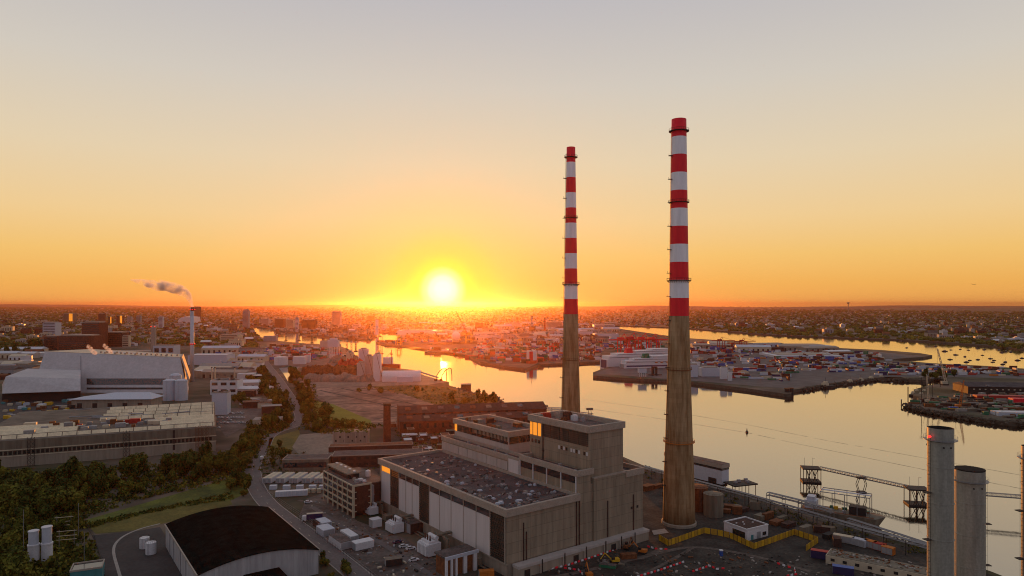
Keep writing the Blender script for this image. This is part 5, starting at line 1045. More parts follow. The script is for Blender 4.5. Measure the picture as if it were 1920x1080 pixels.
mb = MB(); [mb.ball((rr.uniform(0, 27), rr.uniform(0, 14), 11.6), rr.uniform(.6, 1.6), rr.uniform(.6, 1.6), .7, 0, 6, 4, .3) for _ in range(60)]; o = part('roof_weeds', mb, K['leaf1'], cr); o['kind'] = 'stuff'
block('long_brown_store', 'long flat brown store behind the office block', 'warehouse', 622, 878, 8, 62, 16, 8, 'brickd', 'roof2', storeys=2, bays=5, par=.5); block('brown_terrace', 'narrow dark brown terrace behind the long flat store', 'warehouse', 616, 862, 9, 60, 10, 9, 'brickd', 'rust', par=.4)
block('green_grey_store', 'grey green shed with dark open strip near the battery containers', 'shed', 529, 885, 4, 30, 15, 8, 'tank', 'roof2', storeys=1, par=.5); block('small_workshop', 'tan flat workshop behind the grey green shed', 'shed', 612, 866, 4, 8, 9, 5, 'tank', 'sand', par=.3)
# coal wharf
pipe_rack('wharf_conveyor', 'long dark conveyor trestle running along the far wharf', [(850, 782), (930, 778), (1000, 776), (1052, 779), (1110, 786)], 4, K['rust'], 4); pipe_rack('wharf_conveyor', 'dark conveyor trestle behind the long one, edging the water', [(800, 784), (900, 774), (1000, 770), (1052, 772)], 2.5, K['dark'], 4)
for px, py, lb_ in ((1022, 778, 'small hooded hoist on the far wharf left of the farther chimney'), (1106, 784, 'small hooded hoist on the far wharf right of the farther chimney')): th = thing('wharf_hoist', lb_, 'hoist', P(px, py)); part('frame', MB().bar((-2, -1, 0), (-1, 0, 8), .4).bar((2, -1, 0), (1, 0, 8), .4).bar((-2, 2, 0), (-1, 0, 8), .4), K['dark'], th); part('hood', MB().box(-3.5, 3, -1.5, 1.5, 8, 10), K['tank'], th)
# cement works and terminals on the south bank
for x0, x1, y, t, lb_, m in ((684.5, 697.5, 714, 668, 'tall square pink grey cement silo tower', 'pale'), (700, 713, 715, 664.5, 'tallest square white cement silo tower nearest the river', 'white'), (669, 684, 715, 681, 'lower grey cement block beside the silo towers', 'pale'), (672, 688, 688, 655, 'blocky silo tower behind the cement works', 'white_b'), (649, 661, 680, 660, 'short silo cluster by the thin cranes', 'cream')):
    p = P(x0, y); D = p.y; w = (x1 - x0) / F * D; h = (y - t) / F * D; th = thing('silo_tower', lb_, 'silo', p, 0); part('shaft', MB().box(0, w, 0, w, 0, h), K[m], th); part('head_house', MB().box(w * .2, w * .8, w * .2, w * .8, h, h + 2.5), K['fascia'], th)
    part('conveyor', MB().bar((w / 2, -1, h), (w * .5 + 9, -6, 4), .6), K['rust'], th)
bn = thing('barrel_store', 'pale round backed storage shed on the river quay', 'warehouse', P(716, 716), R(6)); D = bn.location.y; w = 72 / F * D; mb = MB(); pr = [(0, 0)] + [(13 - 13 * math.cos(math.pi * i / 12), 6 + 9 * math.sin(math.pi * i / 12)) for i in range(13)] + [(26, 0)]
mb.hull([(x, y, z) for x in (0, w) for y, z in pr]); part('shell', mb, K['white'], bn, label='rounded pale shell'); part('lean_to', MB().box(w * .4, w * .8, -9, 0, 0, 8), K['white_b'], bn); part('conveyor', MB().bar((w, 6, 13), (w + 26, 0, 5), 2), K['grey'], bn)
for i, px in enumerate((817, 827)):
    th = thing('ship_unloader', ['curved quay unloading arm nearer the round backed shed', 'curved quay unloading arm at the quay end'][i], 'loading arm', P(px, 714)); mb = MB(); pp = [(0, 0, 0), (1.5, 0, 8), (6, 0, 15), (12, 0, 19), (15, 0, 18), (16, 0, 8), (16, 0, 0)]
    for a, b in zip(pp, pp[1:]): mb.bar(a, b, 1.1)
    part('arm', mb, K['dark'], th); part('base', MB().box(-2, 2, -2, 2, 0, 3), K['rust'], th)
sh = thing('sand_heap', 'long pale heap of sand below the scrap piles', 'sand heap', P(578, 716)); mb = MB(); rr = random.Random(61)
for i in range(13): mb.ball((i * 7.2, rr.uniform(4, 12), 0), rr.uniform(8, 11), 9, rr.uniform(8, 13), 0, 14, 8, .06)
part('heap', mb, K['sand'], sh, True)
for j, (x0, x1, y, n, hh, m, lb_) in enumerate(((570, 668, 703, 60, 9, 'rust', 'long rust brown scrap heap above the sand'), (640, 672, 695, 24, 12, 'redw', 'redder scrap heap against the cement works'), (620, 670, 680, 18, 8, 'sand', 'pale aggregate heap behind the scrap'))):
    th = thing('scrap_heap', lb_, 'heap', P(x0, y)); w = (x1 - x0) / F * th.location.y; mb = MB()
    for i in range(n): s = rr.uniform(.6, 1.2); mb.ball((rr.uniform(0, w), rr.uniform(0, 30), 0), 9 * s, 8 * s, hh * s * 1.3, 0, 7, 5, .3)
    part('heap', mb, K[m], th)
tank('storage_tank', 'white storage tank by the straight road dock', 'tank', 527, 684, 12.5, 14.5, 'white', .1); 
block('white_store', 'long white tank like store right of the dock', 'warehouse', 549, 683, 4, 22, 14, 14, 'white', 'white', par=.3); block('white_store', 'bluish white box store joined to the long white store', 'warehouse', 571, 680, 4, 9, 14, 14, 'white_b', 'white', par=.3)
tt = thing('grain_terminal', 'white grain elevator raised on slim legs above the container yard', 'grain terminal', P(614, 672)); D = tt.location.y; part('head', MB().box(0, 22, 0, 14, 24, 38).box(4, 18, 2, 12, 38, 42), K['white_b'], tt)
for x in (1, 5.5, 10, 15, 21): part('leg', MB().bar((x, 1, 0), (x, 1, 24), 1.4).bar((x, 13, 0), (x, 13, 24), 1.4), K['white'], tt)
block('terminal_shed', 'purple grey shed left of the grain elevator', 'warehouse', 600, 652, 2, 26, 20, 18, 'pale', 'roof2', par=.4); block('terminal_shed', 'grey shed by the upper river quay', 'warehouse', 494, 640, 2, 38, 20, 16, 'grey', 'white_b', par=.4)
th = thing('white_sphere_tank', 'round pale gas sphere in the sun glare', 'tank', P(855, 640)); part('sphere', MB().ball((0, 0, 16), 14, 14, 14, 0, 18, 10), K['white'], th, True); part('support', MB().lathe([(9, 0), (9, 10)], 12), K['grey'], th)
# ------------------------------------------------------------------ city, docks, yards
def onland(x, y): return inpoly(x, y, LAND) and not inpoly(x, y, DOCK)
rr = random.Random(101)
wallcols = ['brick', 'pale', 'conc_plain', 'cream', 'brickd', 'white', 'fascia', 'grey', 'tank', 'white_b']
def house_mesh(i, r):
    mb = MB(); w, d = r.uniform(14, 34), r.uniform(10, 20); h = r.uniform(6, 14)
    if i % 2: mb.box(-w / 2, w / 2, -d / 2, d / 2, 0, h, 0, 1); mb.box(-w / 5, w / 6, -d / 5, d / 5, h, h + 2.5, 0, 1)
    else: mb.box(-w / 2, w / 2, -d / 2, d / 2, 0, h, 0); mb.hull([(x, y, z) for x in (-w / 2 - .4, w / 2 + .4) for y, z in ((-d / 2 - .4, h), (d / 2 + .4, h), (0, h + d * .32))], 1)
    for k in range(int(w / 4)): mb.box(-w / 2 + 1.5 + k * 4, -w / 2 + 3.2 + k * 4, -d / 2 - .1, -d / 2, h * .3, h * .75, 2)
    return mb.mesh('city_building', [K[wallcols[i % 10]], K[['brickd', 'roof2', 'kerb', 'rust', 'white'][i % 5]], K['glass']])
hms = [house_mesh(i, rr) for i in range(20)]
zones = [([(0, 640), (0, 612), (460, 600), (470, 640), (440, 668), (380, 650), (60, 648)], 90, 'low city buildings beyond the incinerator', 'low city building among the trees beyond the incinerator'),
         ([(480, 606), (700, 606), (1040, 612), (1150, 606), (1150, 645), (900, 648), (750, 632), (600, 626)], 90, 'dockland buildings beyond the river', 'dockland building beyond the river'),
         ([(1300, 612), (1500, 606), (1920, 610), (1920, 650), (1780, 638), (1560, 628)], 100, 'houses along the far bay shore', 'house among trees along the far bay shore')]
for zn, n, g_, lb_ in zones:
    k = 0; xs = [p[0] for p in zn]; ys = [p[1] for p in zn]
    while k < n:
        x, y = rr.uniform(min(xs), max(xs)), rr.uniform(min(ys), max(ys))
        if not inpoly(x, y, zn) or not onland(x, y): continue
        s = rr.uniform(.7, 1.5); solo('city_building', rr.choice(hms), None, lb_, 'building', P(x, y), rr.uniform(-.6, .6), g_).scale = (s, s, s * rr.uniform(.7, 1.3)); k += 1
mb = MB(); cnt = 0
mats_ = [K[k] for k in wallcols] + [K['rust'], K['kerb']]
while cnt < 19000:
    x = rr.uniform(-420, 2300); t = rr.random(); y = HY + 5.0 + 62 * t ** 1.6
    if not onland(x, y) or (x > 1290 and y > 625) : continue
    if x < 490 and y > 640 and not (x < -60): continue
    if 1130 < x < 1700 and y > 610: continue
    p = P(x, y); big = max(1.0, p.y / 6500); w = rr.uniform(6, 18) * big; d = rr.uniform(6, 15) * big; h = rr.uniform(4, 9) * min(big, 2.0) * (1 if rr.random() < .95 else 2.2)
    i = rr.choice([0, 0, 1, 2, 0, 4, 4, 4, 8, 6, 7, 8, 8, 1, 10, 3]); mb.rbox(p.x, p.y, GZ, GZ + h, w, d, rr.uniform(-.7, .7), i, rr.choice([i, 4, 10, 8, 8, 1, 0, 4])); cnt += 1
solo('distant_city', mb, mats_, 'low hazy mass of city roofs stretching to the horizon', 'city', kind='stuff')
mb = MB(); cnt = 0
forest = [[(230, 618), (440, 612), (470, 650), (380, 652), (240, 640)], [(0, 625), (80, 622), (80, 655), (0, 660)], [(380, 640), (480, 640), (475, 700), (400, 655)]]
while cnt < 16000:
    x = rr.uniform(-420, 2300); t = rr.random(); y = HY + 6 + 84 * t ** 1.5
    if not onland(x, y): continue
    f = any(inpoly(x, y, q_) for q_ in forest)
    if not f:
        if -60 < x < 490 and y > 640: continue
        if 490 < x < 1290 and (y > 612 or rr.random() < .72): continue
        if 1130 < x < 1700 and y > 622 and y > 618 + (x - 1290) * .055: continue
        if x > 1500 and y > 655: continue
    p = P(x, y); s = rr.uniform(4, 8) * max(1, p.y / 4500); mb.ball((p.x, p.y, GZ + s * .4), s * 1.5, s * 1.5, s * rr.uniform(.7, 1.1), rr.randrange(3), 6, 3, .25); cnt += 1
solo('distant_woodland', mb, [K['leaf1'], K['leaf2'], K['leaf3']], 'dark hazy tree cover between the far streets', 'woodland', kind='stuff')
def tower(label, x0, x1, yt, yb, m, cat='tower block', lit=False, m2='fascia', cap=True, win=True):
    p = P(x0, yb); w = (x1 - x0) / F * p.y; h = (yb - yt) / F * p.y; th = thing('tower_block', label, cat, p, 0)
    part('wall', MB().box(0, w, 0, w * .7, 0, h), K[m], th)
    if cap: part('roof', MB().box(w * .1, w * .9, w * .1, w * .6, h, h + h * .04 + 1), K[m2], th)
    win = yb < 625 or x0 < 500; mb = MB()
    for k in range(max(2, int(h / 5)) if win else 0): z = (k + .4) * h / max(2, int(h / 5)); mb.box(w * .06, w * .94, -.3, 0, z, z + h / max(2, int(h / 5)) * .4)
    if win: part('window_rows', mb, K['glass'], th)
    if lit: part('sun_glow_pane', MB().box(w * .62, w, -.5, -.3, h * .1, h), K['lit'], th)  # emissive strip imitates sun caught on the tower's glass edge
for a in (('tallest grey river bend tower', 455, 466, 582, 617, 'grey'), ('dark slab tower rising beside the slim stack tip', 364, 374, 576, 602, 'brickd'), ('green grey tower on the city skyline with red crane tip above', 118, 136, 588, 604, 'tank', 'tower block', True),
          ('grey white tower pair with dark slot', 80, 104, 605, 632, 'white_b'), ('broad brown tower behind the incinerator roof', 153, 188, 605, 652, 'brick'), ('long brick red block behind the incinerator', 107, 170, 630, 658, 'brick'), ('dark brick block at the end of the long red one', 82, 108, 631, 656, 'brickd'),
          ('brown block with pale edge right of the broad tower', 190, 229, 624, 650, 'brickd'), ('pale narrow block ending the brown terrace', 229, 241, 630, 650, 'cream'), ('tower with painted orange sun glow on its edge on the skyline', 218, 229, 592, 608, 'brickd', 'tower block', True), ('second tower with painted orange sun glow on its edge', 203, 209, 594, 608, 'brickd', 'tower block', True),
          ('brown tower left of the glowing pair', 184, 194, 588, 606, 'brickd'), ('grey tower right of the glowing pair', 255, 263, 592, 606, 'grey'), ('purple grey tower in the far haze', 238, 246, 594, 606, 'pale'), ('white tower by the far park', 297, 305, 594, 618, 'white_b'), ('pale apartments at the wood edge', 412, 446, 628, 640, 'cream'),
          ('wide brown grey tower in the orange haze', 622, 638, 585, 612, 'pale'), ('pale slim tower in the orange haze', 554, 559, 596, 622, 'white_b'), ('pale slim tower before the docks', 704, 709, 600, 628, 'white'), ('white quayside block in the haze', 661, 675, 609, 617, 'white'), ('long pale transit shed on the far dock', 745, 815, 620, 628, 'white'),
          ('long pale transit shed in the sun glare', 945, 978, 606, 614, 'white'), ('pinkish power block under the thin dark chimney', 992, 1004, 612, 624, 'brick'), ('dome topped brown block in the glare', 690, 701, 592, 602, 'brickd'), ('brown office cluster along the river bend', 515, 532, 598, 614, 'brick'), ('tan office block by the river bend', 536, 550, 600, 616, 'cream'), ('grey dock block by the river bend', 486, 504, 598, 609, 'pale'), ('brown quay block farther down the river', 566, 590, 600, 618, 'brick'),
          ('long white roofed port warehouse beside the farther chimney', 1114, 1153, 609, 616, 'white'), ('pale twin port warehouse beneath the long white one', 1115, 1160, 626, 638, 'white_b'), ('white warehouse right of the farther chimney', 1085, 1112, 622, 630, 'white_b'), ('small white dock shed', 928, 946, 651, 658, 'white'), ('grey warehouse before the farther chimney', 1022, 1056, 604, 616, 'pale'), ('round roofed grey store at the port', 1000, 1048, 636, 644, 'white_b'),
          ('white office block on the pier right of the chimney', 1293, 1309, 684, 707, 'white_b'), ('white pier shed with dark side', 1316, 1350, 690, 706, 'white_b'), ('twin white silo block on the pier', 1352, 1364, 689, 711, 'white'), ('slim white pier tower with holes', 1366, 1373, 697, 714, 'white'),
          ('long lilac roofed shed by the bay', 1468, 1560, 648, 652, 'white_b'), ('low lilac shed row on the spit', 1455, 1580, 667, 671, 'white_b'), ('green edged store on the spit', 1450, 1470, 644, 649, 'green')): tower(*a)
for a in ((997, 593, 616, 'pinkish thin chimney above the port power block', 'pale'), (1021.5, 597, 616, 'dark red thin chimney at the port', 'redw')):
    p = P(a[0], a[2] + 6); h = (a[2] + 6 - a[1]) / F * p.y; th = thing('port_chimney', a[3], 'chimney', p); part('shaft', MB().lathe([(4.6, 0), (3.4, h)], 14), K[a[4]], th); part('cap', MB().lathe([(3.8, h - 2), (3.8, h + .5)], 14), K['dark'], th)
th = thing('stadium', 'pale curved stadium shell on the skyline behind the slim stack', 'stadium', P(346, 606)); part('bowl', MB().hull([(x, y, z) for x, z in ((-42, 0), (-40, 18), (-24, 34), (0, 40), (40, 36), (44, 0)) for y in (0, 120)]), K['white'], th)
th = thing('skyline_water_tower', 'tiny mushroom shaped water tower on the bay horizon', 'water tower', ((1590.5 - CX) / F * 9000, 9000, GZ + 60)); part('stem', MB().lathe([(6, -60), (5, 68)], 10), K['conc_plain'], th); part('bowl', MB().lathe([(5, 60), (19, 76), (19, 82), (4, 86)], 14), K['conc_plain'], th)
# long sheds of the port and the industrial estates
dsm = []
for i in range(8):
    mb = MB(); w, d, h = [60, 80, 45, 100, 70, 52, 38, 90][i], [24, 30, 20, 34, 26, 40, 18, 28][i], [8, 9, 7, 10, 12, 8, 7, 9][i]; mb.box(-w / 2, w / 2, -d / 2, d / 2, 0, h, 0); mb.hull([(x, y, z) for x in (-w / 2 - .5, w / 2 + .5) for y, z in ((-d / 2 - .5, h), (d / 2 + .5, h), (0, h + d * .12))], 1)
    for k in range(int(w / 14)): mb.box(-w / 2 + 4 + k * 14, -w / 2 + 9 + k * 14, -d / 2 - .12, -d / 2, 0, h * .6, 2)
    dsm.append(mb.mesh('port_shed', [K[['pale', 'white_b', 'brick', 'cream', 'grey', 'white', 'brickd', 'conc_plain'][i]], K[['white', 'kerb', 'rust', 'white_b', 'roof2', 'cream', 'brickd', 'fascia'][i]], K['dark']]))
for zn, n, g_, lb_ in (([(760, 604), (1150, 604), (1150, 640), (1000, 642), (860, 636), (800, 628)], 60, 'long sheds of the docks below the sun', 'long low shed in the docks below the sun'), ([(400, 655), (480, 640), (500, 690), (470, 740), (400, 700)], 14, 'long sheds by the straight road', 'long low shed among the depots by the straight road'), ([(0, 662), (75, 660), (60, 700), (0, 720)], 10, 'sheds past the sloping hall', 'long low shed past the sloping sided hall'), ([(1310, 645), (1480, 650), (1500, 664), (1320, 660)], 5, 'sheds of the bay side port', 'long low shed at the bay side of the port'), ([(1480, 655), (1640, 660), (1600, 668), (1500, 664)], 4, 'sheds of the spit', 'long low shed near the spit')):
    k = 0; xs = [p[0] for p in zn]; ys = [p[1] for p in zn]
    while k < n:
        x, y = rr.uniform(min(xs), max(xs)), rr.uniform(min(ys), max(ys))
        if inpoly(x, y, zn) and onland(x, y): s = rr.uniform(.5, 1.1); solo('port_shed', rr.choice(dsm), None, lb_, 'shed', P(x, y), rr.uniform(-.25, .25), g_).scale = (s, s, rr.uniform(.8, 1.3)); k += 1
# containers
cm = [MB().box(-6.1, 6.1, -1.22, 1.22, 0, 2.6 * 1.0).mesh('shipping_container', K[k]) for k in ('redw', 'orange', 'white', 'blue', 'cream', 'cream', 'brick', 'green', 'white_b', 'white', 'navy', 'white')]
yards = [([(1300, 662), (1440, 655), (1500, 680), (1480, 716), (1380, 712), (1310, 694)], 80, 'boxes in the port yard right of the nearer chimney', 2), ([(1440, 655), (1560, 655), (1560, 690), (1470, 702)], 50, 'boxes in the middle of the trailer park', 1), ([(1540, 668), (1660, 668), (1690, 690), (1560, 700)], 40, 'boxes near the stony bank', 1),
         ([(1650, 682), (1900, 690), (1920, 706), (1770, 703), (1640, 704)], 60, 'boxes on the land behind the islet', 1), ([(1060, 650), (1130, 645), (1128, 674), (1060, 679)], 30, 'boxes between the farther chimney and the ferry', 2), ([(500, 648), (600, 652), (650, 668), (520, 682)], 40, 'boxes in the south bank terminal', 2)]
other = MB(); om = ['redw', 'brick', 'white', 'blue', 'brickd', 'cream', 'brick', 'white_b', 'redw', 'navy', 'green']
for poly_, n, g_, st_h in yards:
    xs = [p[0] for p in poly_]; ys = [p[1] for p in poly_]; ok = 0; tries = 0
    while ok < n * 2.6 and tries < 20000:
        tries += 1; x, y = rr.uniform(min(xs), max(xs)), rr.uniform(min(ys), max(ys)); y = round(y / 1.9) * 1.9 + rr.uniform(-.25, .25)
        if not inpoly(x, y, poly_): continue
        p = P(x, y); z = GZ + rr.choice([0, 0, 1.3] + [2.6] * st_h); a = -.12 + rr.choice([0, 0, 0, .04, 1.5]); i = rr.randrange(12)
        if ok < n: q_ = solo('shipping_container', cm[i], None, 'container or trailer among the ' + g_, 'container', (p.x, p.y, GZ if z > GZ + 2 and rr.random() < .5 else z if z < GZ + 2 else GZ), a, g_)
        else: other.rbox(p.x, p.y, GZ, z + 2.6, 12.2, 2.5, a, rr.randrange(11))
        ok += 1
for poly_, n in (([(1000, 630), (1130, 630), (1128, 670), (1060, 676), (900, 668), (860, 655)], 500), ([(1300, 645), (1480, 650), (1480, 660), (1300, 664)], 260), ([(505, 645), (590, 650), (640, 658), (640, 668), (520, 682), (495, 660)], 170), ([(1480, 655), (1650, 662), (1660, 672), (1500, 680)], 160), ([(1130, 635), (1240, 640), (1240, 660), (1130, 655)], 200), ([(800, 645), (1000, 640), (1060, 676), (1000, 681), (940, 683), (893, 671), (896, 652)], 420), ([(712, 639), (850, 638), (850, 641), (730, 645)], 60), ([(800, 656), (880, 655), (890, 664), (810, 659)], 40), ([(400, 655), (480, 655), (480, 690), (410, 690)], 60)):
    xs = [p[0] for p in poly_]; ys = [p[1] for p in poly_]
    for _ in range(n):
        x, y = rr.uniform(min(xs), max(xs)), rr.uniform(min(ys), max(ys))
        if inpoly(x, y, poly_) and onland(x, y): p = P(x, y); s = rr.choice([1, 1, 1.4]); other.rbox(p.x, p.y, GZ, GZ + 2.6 * rr.choice([1, 1, 1, 2, 3]), 12.2 * s, 2.6 * s, rr.choice([-.1, 0, .1, 1.5]), rr.randrange(11))
solo('stacked_cargo', other, [K[k] for k in om], 'crowded coloured cargo boxes filling the port yards', 'cargo', kind='stuff')
ll = thing('lorry_light', 'orange lit mark on the quay', 'lamp', (0, 0, 0)); bpy.data.objects.remove(ll)
# islet at the right
th = thing('islet_jetty_hall', 'long black roofed hall with a dotted line of pale openings on the islet', 'building', P(1815, 738), R(-9)); part('wall', MB().box(0, 180, 0, 40, 0, 9), K['dark'], th); part('roof', MB().hull([(x, y, z) for x in (-1, 181) for y, z in ((-1, 9), (41, 9), (20, 13))]), K['roof'], th)
for i in range(26): part('opening', MB().box(6 + i * 6.6, 8 + i * 6.6, -.15, 0, 5, 6.4), K['cream'], th)
block('islet_shed', 'long red roofed shed on the islet', 'shed', 1832, 748, -8, 60, 10, 4, 'redw', 'redw', par=.2); block('islet_shed', 'bright red shed at the photo edge on the islet', 'shed', 1900, 756, -8, 40, 10, 5, 'red', 'red', par=.2); block('islet_shed', 'pale blue grey flat shed on the islet shore', 'shed', 1872, 780, -6, 62, 14, 3.5, 'white_b', 'white_b', par=.2)
om_ = MB()
for i in range(420):
    x, y = rr.uniform(1712, 1925), rr.uniform(728, 786)
    if y > 758 + (x - 1700) * .135 or y < 752 - (x - 1712) * .12: continue
    p = P(x, y); om_.rbox(p.x, p.y, GZ, GZ + rr.uniform(.8, 4), rr.uniform(2, 12), rr.uniform(1.5, 5), rr.uniform(-.5, .5), rr.randrange(6))
solo('islet_clutter', om_, [K['dark'], K['rust'], K['tank'], K['brickd'], K['green'], K['kerb']], 'dark industrial clutter covering the islet', 'clutter', kind='stuff')
for i, (x, y) in enumerate(((1712, 742), (1719, 738), (1727, 744), (1733, 738))): tug(['dark boat outermost at the islet berth', 'dark boat second at the islet berth', 'dark boat tucked in the islet notch', 'pale cabined boat at the islet inner berth'][i], x, y, 40, .7)
th = thing('dinghy', 'blue and yellow boat hull on the islet shore below the orange crane', 'boat', P(1788, 768)); part('hull', MB().hull([(x, y * w, z) for x, w in ((-5, 1), (3, 1), (6, .1)) for y in (-2, 2) for z in (0, 2)]), K['yellow'], th); part('cover', MB().hull([(x, y * w, z) for x, w in ((-5, 1), (3, 1), (5, .1)) for y in (-1.8, 1.8) for z in (2.02, 3)]), K['blue'], th)
for i, (px, py, h) in enumerate(((1165, 600, 0), (1728, 757, 30), (1748, 747, 24), (1852, 752, 18), (1763, 726, 14))):
    if h: th = thing('lighting_mast', ['', 'thin mast nearest the islet tip', 'thin mast behind the islet berth', 'short mast before the black roofed hall', 'mast on the land behind the islet'][i], 'mast', P(px, py)); part('pole', MB().bar((0, 0, 0), (0, 0, h), .7), K['dark'], th); part('head', MB().box(-2, 2, -.6, .6, h, h + .8), K['grey'], th)
# tiny aeroplane high above the bay
D = 6000; th = thing('aeroplane', 'tiny dark aeroplane low over the bay horizon', 'aeroplane', ((1826 - CX) / F * D, D, CZ - (533 - HY) / F * D + 0), R(-10)); part('fuselage', MB().hull([(x, y, z) for x, w in ((-17, .3), (-8, 1), (12, 1), (17, .2)) for y in (-1.6 * w, 1.6 * w) for z in (-1.6 * w, 1.6 * w)]), K['dark'], th); part('wing', MB().box(-3, 3, -15, 15, -.5, .2), K['dark'], th); part('tail_fin', MB().hull([(x, y, z) for y in (-.2, .2) for x, z in ((-17, 1), (-11, 1), (-17, 7))]), K['dark'], th)
# ------------------------------------------------------------------ trees
def crown_mesh(seed, lobes, rx, rz, n, base):
    r = random.Random(seed); mb = MB(); Ls = []
    for i in range(lobes):
        a = r.uniform(0, 6.28); q = r.uniform(0, .62) * rx; Ls.append((math.cos(a) * q, math.sin(a) * q, base + r.uniform(.15, .85) * rz, r.uniform(.28, .5) * rx, r.uniform(.2, .36) * rz * 1.3))
    for i in range(n):
        li = r.randrange(len(Ls)); cx, cy, cz, lr, lz = Ls[li]; d = Vector((r.gauss(0, 1), r.gauss(0, 1), r.gauss(0, 1) + .35)).normalized(); k = r.uniform(.65, 1.08)
        c = Vector((cx, cy, cz)) + Vector((d.x * lr, d.y * lr, d.z * lz)) * k; nn = (d + Vector((r.uniform(-.8, .8), r.uniform(-.8, .8), r.uniform(-.6, .8)))).normalized(); u = nn.orthogonal().normalized(); v = nn.cross(u); s = r.uniform(.4, .9)
        a = r.uniform(0, 3.14); uu = u * math.cos(a) + v * math.sin(a); vv = nn.cross(uu); mb.quad([c - uu * s, c - vv * s * .7, c + uu * s, c + vv * s * .7], (li + (r.random() < .25)) % 2)  # lobes alternate two leaf colours to imitate lit and dark clumps
    return mb, Ls
protos = []
for i in range(7):
    rx = [5, 6, 4.5, 5.5, 6.5, 4, 5][i] * .95; rz = [8, 8, 9, 7, 9, 6, 10][i]; mb, Ls = crown_mesh(50 + i, [9, 11, 8, 10, 13, 7, 9][i], rx, rz, 1500, 2.2)
    tb = MB(); tb.bar((0, 0, -.3), (.2, .1, 2.6), .8, n=7); tb.bar((.2, .1, 2.4), (0, .2, 5), .5, n=6)
    for L_ in Ls[:6]: tb.bar((.15, .1, 2.2), (L_[0] * .8, L_[1] * .8, L_[2]), .24, n=5)
    protos.append((mb.mesh('crown', [K[['leaf1', 'leaf2', 'leaf3', 'leaf1', 'leaf3', 'leaf2', 'leaf1'][i]], K[['leaf3', 'leaf1', 'leaf3', 'leaf2', 'leaf1', 'leaf1', 'leaf3'][i]]]), tb.mesh('trunk', K['bark'])))
def tree(x, y, s, label, group, i=None, sz=1.0):
    i = rr.randrange(7) if i is None else i; th = thing('tree', label, 'tree', P(x, y), rr.uniform(0, 6.28), group); th.scale = (s, s, s * sz)
    part('crown', protos[i][0], None, th); part('trunk', protos[i][1], None, th); return th
def grove(poly_, n, s0, s1, label, group, mind=3.0):
    xs = [p[0] for p in poly_]; ys = [p[1] for p in poly_]; done = []; t = 0
    while len(done) < n and t < 6000:
        t += 1; x, y = rr.uniform(min(xs), max(xs)), rr.uniform(min(ys), max(ys))
        if not inpoly(x, y, poly_) or (35 < x < 125 and 1036 < y < 1115): continue
        p = P(x, y)
        if any((p.x - q_.x) ** 2 + (p.y - q_.y) ** 2 < (mind * s0 * 1.2) ** 2 for q_ in done): continue
        done.append(p); tree(x, y, rr.uniform(s0 * .7, s1 * 1.1), label, group, sz=rr.uniform(.75, 1.15))
grove([(-30, 965), (-30, 905), (60, 905), (200, 898), (330, 888), (440, 868), (458, 840), (470, 872), (425, 890), (350, 908), (250, 932), (150, 968), (60, 975)], 95, .9, 1.35, 'broadleaf tree in the dense dark wood below the warehouse wall', 'trees of the dark wood below the warehouse')
grove([(-40, 1000), (130, 975), (150, 1000), (40, 1040), (40, 1080), (110, 1090), (100, 1140), (-60, 1140), (-60, 1000)], 42, .7, 1.05, 'dark tree in the wood round the white vent cylinders', 'trees round the white vent cylinders')
grove([(428, 925), (440, 880), (458, 880), (464, 905), (462, 935), (445, 942)], 11, .7, 1.0, 'dense tree hugging the inside of the road bend', 'trees inside the road bend')
grove([(440, 845), (490, 800), (535, 780), (545, 800), (500, 812), (480, 845), (466, 870)], 20, .8, 1.2, 'tree on the slope between the warehouse end and the road', 'trees between the warehouse end and the road')
grove([(505, 705), (518, 712), (545, 760), (530, 775), (500, 755), (480, 720)], 26, .9, 1.4, 'tree lining the near side of the straight road', 'trees on the near side of the straight road')
grove([(548, 718), (580, 722), (588, 760), (575, 785), (560, 765)], 18, .9, 1.4, 'tree between the straight road and the concrete pads', 'trees between the road and the concrete pads')
grove([(575, 785), (640, 800), (700, 802), (730, 800), (620, 812), (570, 806)], 14, .7, 1.0, 'bushy tree behind the sandy ground', 'trees behind the sandy ground')
grove([(508, 850), (520, 838), (545, 850), (530, 870), (505, 880)], 10, .45, .7, 'small tree on the verge by the grey green shed', 'small trees by the grey green shed')
grove([(660, 735), (760, 728), (850, 740), (920, 745), (930, 756), (850, 768), (760, 745)], 16, .5, .8, 'low windswept tree on the green river point', 'trees on the green river point')
grove([(892, 746), (925, 748), (930, 756), (900, 762)], 12, .7, 1.0, 'round bushy tree at the tip of the green point', 'trees at the tip of the green point')
grove([(440, 690), (500, 690), (505, 720), (450, 716)], 10, .9, 1.3, 'tree by the green mound beyond the boxy plant', 'trees by the green mound'); grove([(538, 702), (560, 700), (570, 716), (553, 720)], 8, 1.1, 1.5, 'round olive tree beside the small dock', 'trees beside the small dock')
grove([(0, 655), (80, 652), (80, 662), (0, 668)], 14, 1.4, 2.0, 'dark tree in the belt at the city edge', 'trees in the belt at the city edge'); grove([(400, 740), (470, 745), (470, 762), (410, 760)], 8, .8, 1.1, 'tree by the works car park', 'trees by the works car park')
tree(612, 783, 1.55, 'big round dark tree standing alone at the mown grass', None, 4, .8)
grove([(1700, 706), (1790, 706), (1790, 711), (1740, 710)], 10, .8, 1.2, 'dark bush along the bank behind the islet', 'bushes behind the islet'); grove([(600, 1045), (640, 1062), (660, 1085), (610, 1085)], 6, .3, .5, 'small bush on the verge by the barrel roofed shed', 'bushes by the barrel roofed shed')
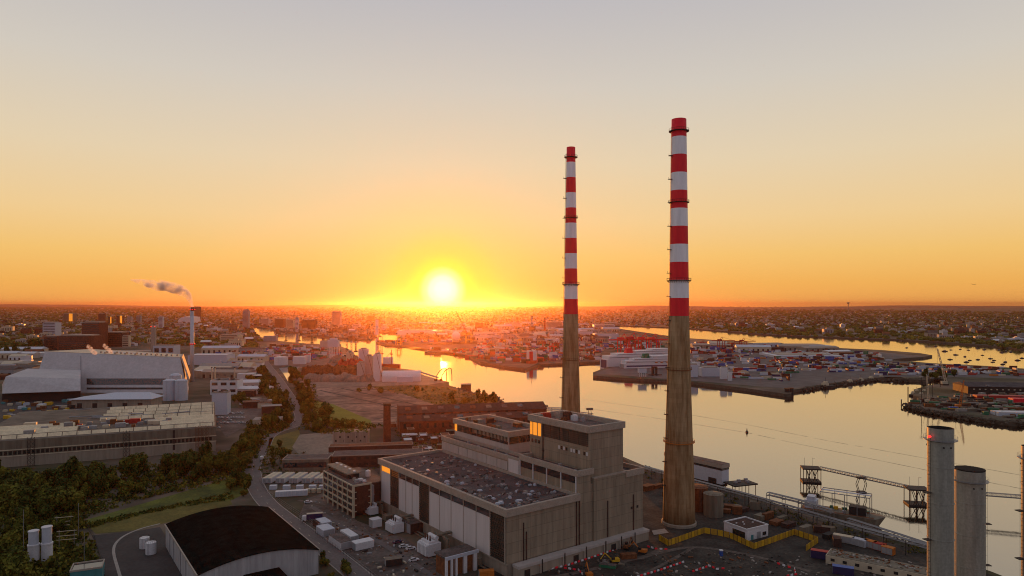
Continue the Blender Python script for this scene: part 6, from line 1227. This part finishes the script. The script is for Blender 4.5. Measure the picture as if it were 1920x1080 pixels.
def scrub(name, poly_, n, lo, hi, label, mats=None):
    mb = MB(); xs = [p[0] for p in poly_]; ys = [p[1] for p in poly_]; k = 0
    while k < n:
        x, y = rr.uniform(min(xs), max(xs)), rr.uniform(min(ys), max(ys))
        if not inpoly(x, y, poly_): continue
        p = P(x, y); s = rr.uniform(lo, hi); k += 1; m = rr.randrange(3)
        for _ in range(14):
            c = p + Vector((rr.gauss(0, s * .6), rr.gauss(0, s * .6), abs(rr.gauss(0, s * .45)))); d = Vector((rr.gauss(0, 1), rr.gauss(0, 1), rr.gauss(.4, .6))).normalized(); u = d.orthogonal().normalized(); v = d.cross(u); q_ = s * rr.uniform(.25, .45); mb.quad([c - u * q_, c - v * q_, c + u * q_, c + v * q_], m)
    solo(name, mb, mats or [K['leaf1'], K['leaf2'], K['leaf3']], label, 'undergrowth', kind='stuff')
scrub('undergrowth', [(-60, 1140), (-60, 890), (60, 885), (330, 870), (450, 840), (470, 880), (430, 905), (250, 940), (150, 975), (168, 1010), (190, 1140)], 2200, 1.2, 2.6, 'dark bramble and scrub under the wood')
scrub('undergrowth', [(440, 850), (470, 790), (530, 770), (500, 710), (480, 700), (505, 695), (550, 760), (545, 800), (500, 820), (470, 870)], 700, 1.2, 2.6, 'scrub beside the road')
scrub('undergrowth', [(548, 716), (590, 722), (600, 780), (730, 800), (620, 815), (560, 806), (575, 785)], 500, 1.0, 2.2, 'scrub between road and pads')
scrub('undergrowth', [(668, 728), (760, 723), (830, 726), (890, 740), (925, 745), (932, 752), (905, 762), (846, 768), (760, 742)], 420, .6, 1.6, 'coarse scrub over the green point')
scrub('undergrowth', [(505, 830), (545, 845), (600, 855), (700, 860), (830, 850), (850, 862), (705, 880), (520, 890), (500, 905), (486, 880)], 420, .6, 1.5, 'weeds between the old buildings'); scrub('undergrowth', [(150, 985), (430, 925), (440, 935), (300, 958), (172, 990)], 260, .8, 1.3, 'dark hedge along the field edge')
scrub('undergrowth', [(1205, 880), (1740, 1034), (1740, 1046), (1500, 985), (1200, 895)], 160, .5, 1.2, 'weeds along the quay edge'); scrub('undergrowth', [(740, 805), (850, 795), (850, 860), (760, 860)], 260, .6, 1.6, 'weeds among the roofless outbuildings')
# ------------------------------------------------------------------ air
hzm = bpy.data.materials.new('haze_air'); hzm.use_nodes = True; t_ = hzm.node_tree; t_.nodes.clear()
v_ = N(t_, 'ShaderNodeVolumePrincipled'); v_.inputs['Color'].default_value = (.47, .235, .18, 1); v_.inputs['Density'].default_value = 3.0e-5; v_.inputs['Anisotropy'].default_value = .88
o_ = N(t_, 'ShaderNodeOutputMaterial'); t_.links.new(v_.outputs[0], o_.inputs['Volume'])
solo('haze', MB().box(-52000, 52000, -2000, 36000, -2.5, 218), hzm, None, None, kind='stuff')
